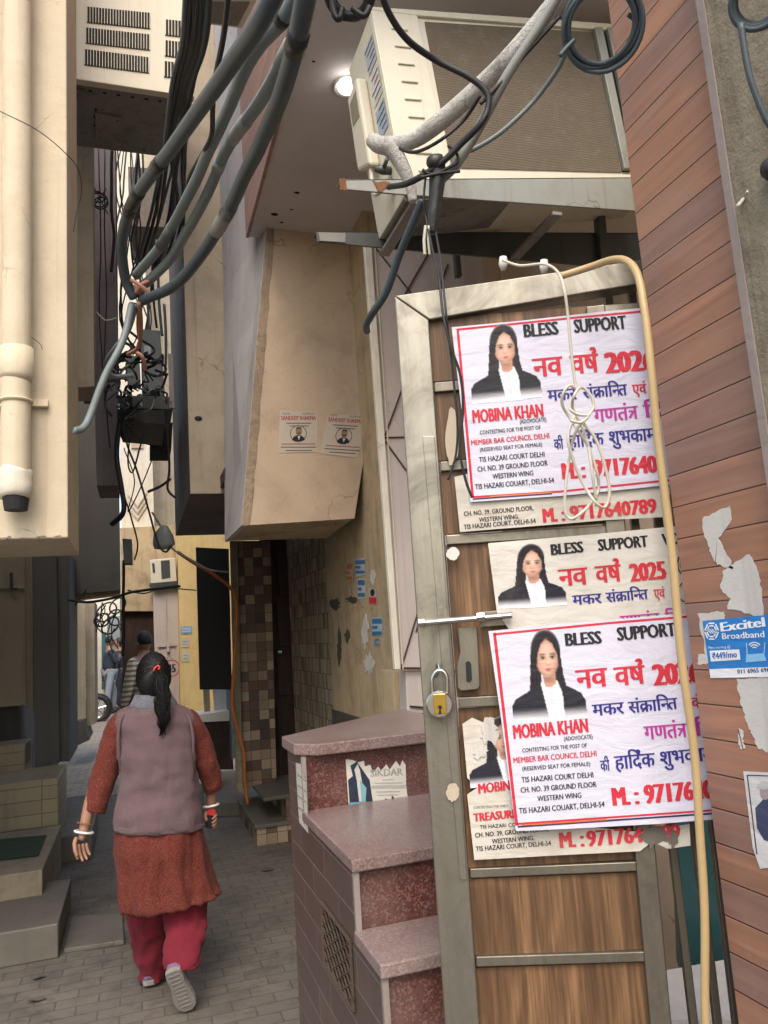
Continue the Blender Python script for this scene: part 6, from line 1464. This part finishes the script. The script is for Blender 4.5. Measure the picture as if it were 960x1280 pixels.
# ---- simple far people, each one continuous body with clothes over it
def far_person(pos, yaw, H, label, shirt, pants, pose, short=True, hairm='hair', group=None):
    k = H/1.7; Rz = Matrix.Rotation(yaw, 3, 'Z'); T_ = lambda x, y, z: Vector(pos)+Rz@(V(x,y,z)*k)
    pr = empty('person', pos, label, 'person', group)
    L = dict(pel=(0,0,.92), chest=(0,0,1.25), upper=(0,0,1.40), neck=(0,.01,1.50), head=(0,.02,1.58))
    ar = pose
    L.update(lsh=(-.17,0,1.39), lelb=ar['le'], lwr=ar['lw'], lh=ar['lh'], rsh=(.17,0,1.39), relb=ar['re'], rwr=ar['rw'], rh=ar['rh'],
      lhip=(-.09,0,.88), lk=(-.10,.03+ar.get('st',0),.48), la=(-.10,0+ar.get('st',0),.08), lt=(-.11,.13+ar.get('st',0),.04), rhip=(.09,0,.88), rk=(.10,.03-ar.get('st',0),.48), ra=(.10,-.02-ar.get('st',0),.08), rt=(.11,.11-ar.get('st',0),.04))
    Jp = {n: T_(*v) for n,v in L.items()}
    rd = dict(pel=.12,chest=.13,upper=.09,neck=.05,head=.06,lsh=.05,lelb=.04,lwr=.027,lh=.03,rsh=.05,relb=.04,rwr=.027,rh=.03,lhip=.08,lk=.055,la=.04,lt=.035,rhip=.08,rk=.055,ra=.04,rt=.035)
    Ed = [('pel','chest'),('chest','upper'),('upper','neck'),('neck','head'),('upper','lsh'),('lsh','lelb'),('lelb','lwr'),('lwr','lh'),('upper','rsh'),('rsh','relb'),('relb','rwr'),('rwr','rh'),('pel','lhip'),('lhip','lk'),('lk','la'),('la','lt'),('pel','rhip'),('rhip','rk'),('rk','ra'),('ra','rt')]
    vs, fs = skin_mesh(Jp, Ed, {n:r_*k for n,r_ in rd.items()}, 'pel', 1); b = MB(); b.add(vs, fs)
    h = T_(0,.02,1.61); b.rings([[h+Rz@V(math.cos(t)*.075*math.sin(th)*k, (math.sin(t)*.092*math.sin(th))*k, math.cos(th)*.115*k) for t in [2*math.pi*j/16 for j in range(16)]] for th in [math.pi*i/12 for i in range(1,12)]])
    b.ball(h+Rz@V(0,.10*k,-.02*k), .018*k, 6)
    for q in (-1,1): b.ball(h+Rz@V(.076*q*k,0,-.01*k), .022*k, 6, sc=(.5,.8,1.2))
    for q,hn in ((-1,'lh'),(1,'rh')):
        w0 = Jp['lwr' if q<0 else 'rwr']; d_ = (Jp[hn]-w0).normalized(); sd_ = d_.cross(Rz@V(0,1,0)).normalized()
        for f in range(4): b.tube([Jp[hn]+sd_*(f-1.5)*.018*k, Jp[hn]+sd_*(f-1.5)*.02*k+d_*.045*k, Jp[hn]+sd_*(f-1.5)*.02*k+d_*.075*k+Rz@V(0,.015*k,0)], .008*k, 6)
        b.tube([w0+sd_*.02*k, w0+sd_*.05*k+d_*.04*k], .010*k, 6)
    b.build('body', M['skin'], pr, smooth=True)
    c = dict(Jp); keep = ['pel','chest','upper','lsh','lelb','rsh','relb'] + ([] if short else ['lwr','rwr'])
    rd2 = dict(pel=.155,chest=.155,upper=.12,lsh=.075,lelb=.06,lwr=.05,rsh=.075,relb=.06,rwr=.05)
    ed2 = [e for e in Ed if e[0] in keep and e[1] in keep]
    vs, fs = skin_mesh({n:c[n] for n in keep}, ed2, {n:rd2[n]*k for n in keep}, 'pel', 1); MB().add(vs, fs).build('shirt' if short else 'jacket', M[shirt], pr, smooth=True)
    keep = ['pel','lhip','lk','la','rhip','rk','ra']; rd3 = dict(pel=.14,lhip=.10,lk=.08,la=.07,rhip=.10,rk=.08,ra=.07)
    vs, fs = skin_mesh({n:c[n] for n in keep}, [e for e in Ed if e[0] in keep and e[1] in keep], {n:rd3[n]*k for n in keep}, 'pel', 1); MB().add(vs, fs).build('trousers', M[pants], pr, smooth=True)
    hh = h+Rz@V(0,-.012,.022)*k; MB().rings([[hh+Rz@V(math.cos(t)*.086*math.sin(th)*k, (math.sin(t)*.10*math.sin(th)*(.75 if math.sin(t)>.2 and th>1.0 else 1))*k, math.cos(th)*.118*k) for t in [2*math.pi*j/20 for j in range(20)]] for th in [math.pi*.62*i/9 for i in range(1,10)]]).build('hair', M[hairm], pr, smooth=True)
    for q in ('l','r'):
        a0 = c[q+'a']; a1 = c[q+'t']; f = (a1-a0); f.z = 0; b0 = Vector((a0.x,a0.y,.05*k+pos[2])); MB().tube([b0-f*.4, b0, b0+f*1.2, b0+f*1.7], [.035*k,.045*k,.042*k,.02*k], 10).build('shoe', M['black'], pr, smooth=True)
    return pr
t = NT('striped_shirt'); wv = t.n('ShaderNodeTexWave', _bands_direction='Z'); wv.inputs['Scale'].default_value = 5.5; wv.inputs['Distortion'].default_value = 1.5; t.l(t.tc('Object'), wv.inputs['Vector'])
c_ = t.mix(t.ramp(wv.outputs['Fac'], [(.45, 0.0), (.6, 1.0)]), (.80,.74,.62), (.32,.25,.19)); M['striped'] = t.out(c_, .9)
hang = dict(le=(-.23,.02,1.13), lw=(-.24,.08,.90), lh=(-.24,.10,.84), re=(.23,.02,1.13), rw=(.24,.10,.90), rh=(.24,.12,.84))
gpos = on(186,925,Z=0); 
mp = on(181,800,Y=9.6); fp0 = Vector((mp.x, 9.6, 0)); Hm = on(184,793,Y=9.6).z
far_person(fp0, R(40), Hm, 'man in a cream and brown striped shirt standing turned aside beyond the walking woman', 'striped', 'navy', hang, short=False)
q1 = on(137,879,Z=0); q1 = Vector((on(137,840,Y=21).x, 21, 0)); far_person(q1, R(-70), on(137,797,Y=21).z, 'far man in dark jacket and pale trousers, left of the two in the bright opening', 'suit', 'jean', dict(le=(-.24,.0,1.12), lw=(-.16,.18,1.20), lh=(-.1,.22,1.25), re=(.22,.08,1.12), rw=(.08,.25,1.25), rh=(.03,.28,1.33), st=.10), short=False)
q2 = Vector((on(150,840,Y=22).x, 22, 0)); far_person(q2, R(80), on(150,799,Y=22).z, 'far man all in dark blue, right of the two in the bright opening', 'suit', 'navy', hang, short=False)
# ---- motorcycle half hidden by the open door
bk_y = 19.0
wc0 = on(121,872,Y=bk_y); rw = .30; gz = rw
mc = empty('motorcycle', Vector((wc0.x,bk_y,0)), 'black parked motorcycle showing its front wheel past the open door', 'motorcycle')
W0 = Vector((wc0.x, bk_y, gz)); Rr = W0+V(-1.25,0,0)
for c_, nm in ((W0,'wheel'),(Rr,'wheel')):
    o = MB().torus(c_, (0,1,0), .26, .045, 28, 8).build(nm, M['black'], mc, smooth=True)
    ORG[o.name] = Vector(ORG[mc.name]); 
    mb = MB().torus(c_, (0,1,0), .21, .014, 24, 6).tube([c_+V(0,-.05,0), c_+V(0,.05,0)], .035, 10)
    for i in range(6): a_ = math.pi*i/3+.2; mb.tube([c_, c_+V(math.cos(a_)*.21,0,math.sin(a_)*.21)], .012, 6)
    mb.build('rim', M['chrome'], o)
MB().tube([W0+V(0,-.07,0), W0+V(-.12,-.07,.35), W0+V(-.22,-.06,.68)], .022, 8).tube([W0+V(0,.07,0), W0+V(-.12,.07,.35), W0+V(-.22,.06,.68)], .022, 8).build('front_fork', M['chrome'], mc, smooth=True)
MB().torus(W0, (0,1,0), .325, .02, 28, 6).build('mudguard', M['black'], mc, smooth=True)
MB().ball(W0+V(-.12,0,.60), .10, 10, sc=(.8,.9,.9)).build('headlight', M['chrome'], mc, smooth=True)
MB().tube([W0+V(-.24,-.34,.80), W0+V(-.20,-.1,.74), W0+V(-.20,.1,.74), W0+V(-.24,.34,.80)], .016, 8, smooth=3).build('handlebar', M['black'], mc, smooth=True)
for s_ in (-1,1): MB().tube([W0+V(-.22,.28*s_,.78), W0+V(-.2,.32*s_,.95)], .008, 6).ball(W0+V(-.2,.33*s_,.99), .06, 8, sc=(.3,1,.7)).build('mirror', M['black'], mc, smooth=True)
MB().ball(W0+V(-.48,0,.52), .17, 12, sc=(1.5,.8,.75)).build('fuel_tank', M['black'], mc, smooth=True)
MB().prism([W0+V(-.62,-.12,.50),W0+V(-1.3,-.10,.56),W0+V(-1.3,-.10,.64),W0+V(-.65,-.12,.60)], (0,.22,0)).build('seat', M['black'], mc, bevel=.02)
MB().box(W0.x-.75,W0.x-.38,bk_y-.14,bk_y+.14,.22,.52).build('engine', M['dark_steel'], mc, bevel=.03)
top(MB().tube([on(132,880,Z=0), on(132,880,Z=0)+V(0,0,.9)], .03, 10).build('bollard', M['black'], smooth=True), 'slim black bollard post beside the motorcycle wheel', 'bollard')
# litter and leaves on the paving
rng = random.Random(9)
for i,(x,y,lb) in enumerate(((48,1223,'darker curled leaf lower of the two on the near paving at left'),(46,1251,'curled leaf nearest the bottom edge on the left paving'),(101,930,'white paper scrap on the far paving'),(138,901,'small flat dark scrap on the far paving by the gate'),(335,1088,'dark flake on the paving left of the tiled flank'))):
    c_ = on(x,y,Z=.004); s_ = .035 if i<2 else (.07 if i==2 else .05)
    P_ = [c_+V(math.cos(a)*s_*(1+.4*rng.uniform(-1,1)), math.sin(a)*s_*.6*(1+.4*rng.uniform(-1,1)), .002+.012*rng.random()) for a in [2*math.pi*k/9 for k in range(9)]]
    top(MB().prism(P_, (0,0,.002)).build('litter', M['paper'] if i in (2,) else M['dado']), lb, 'litter')
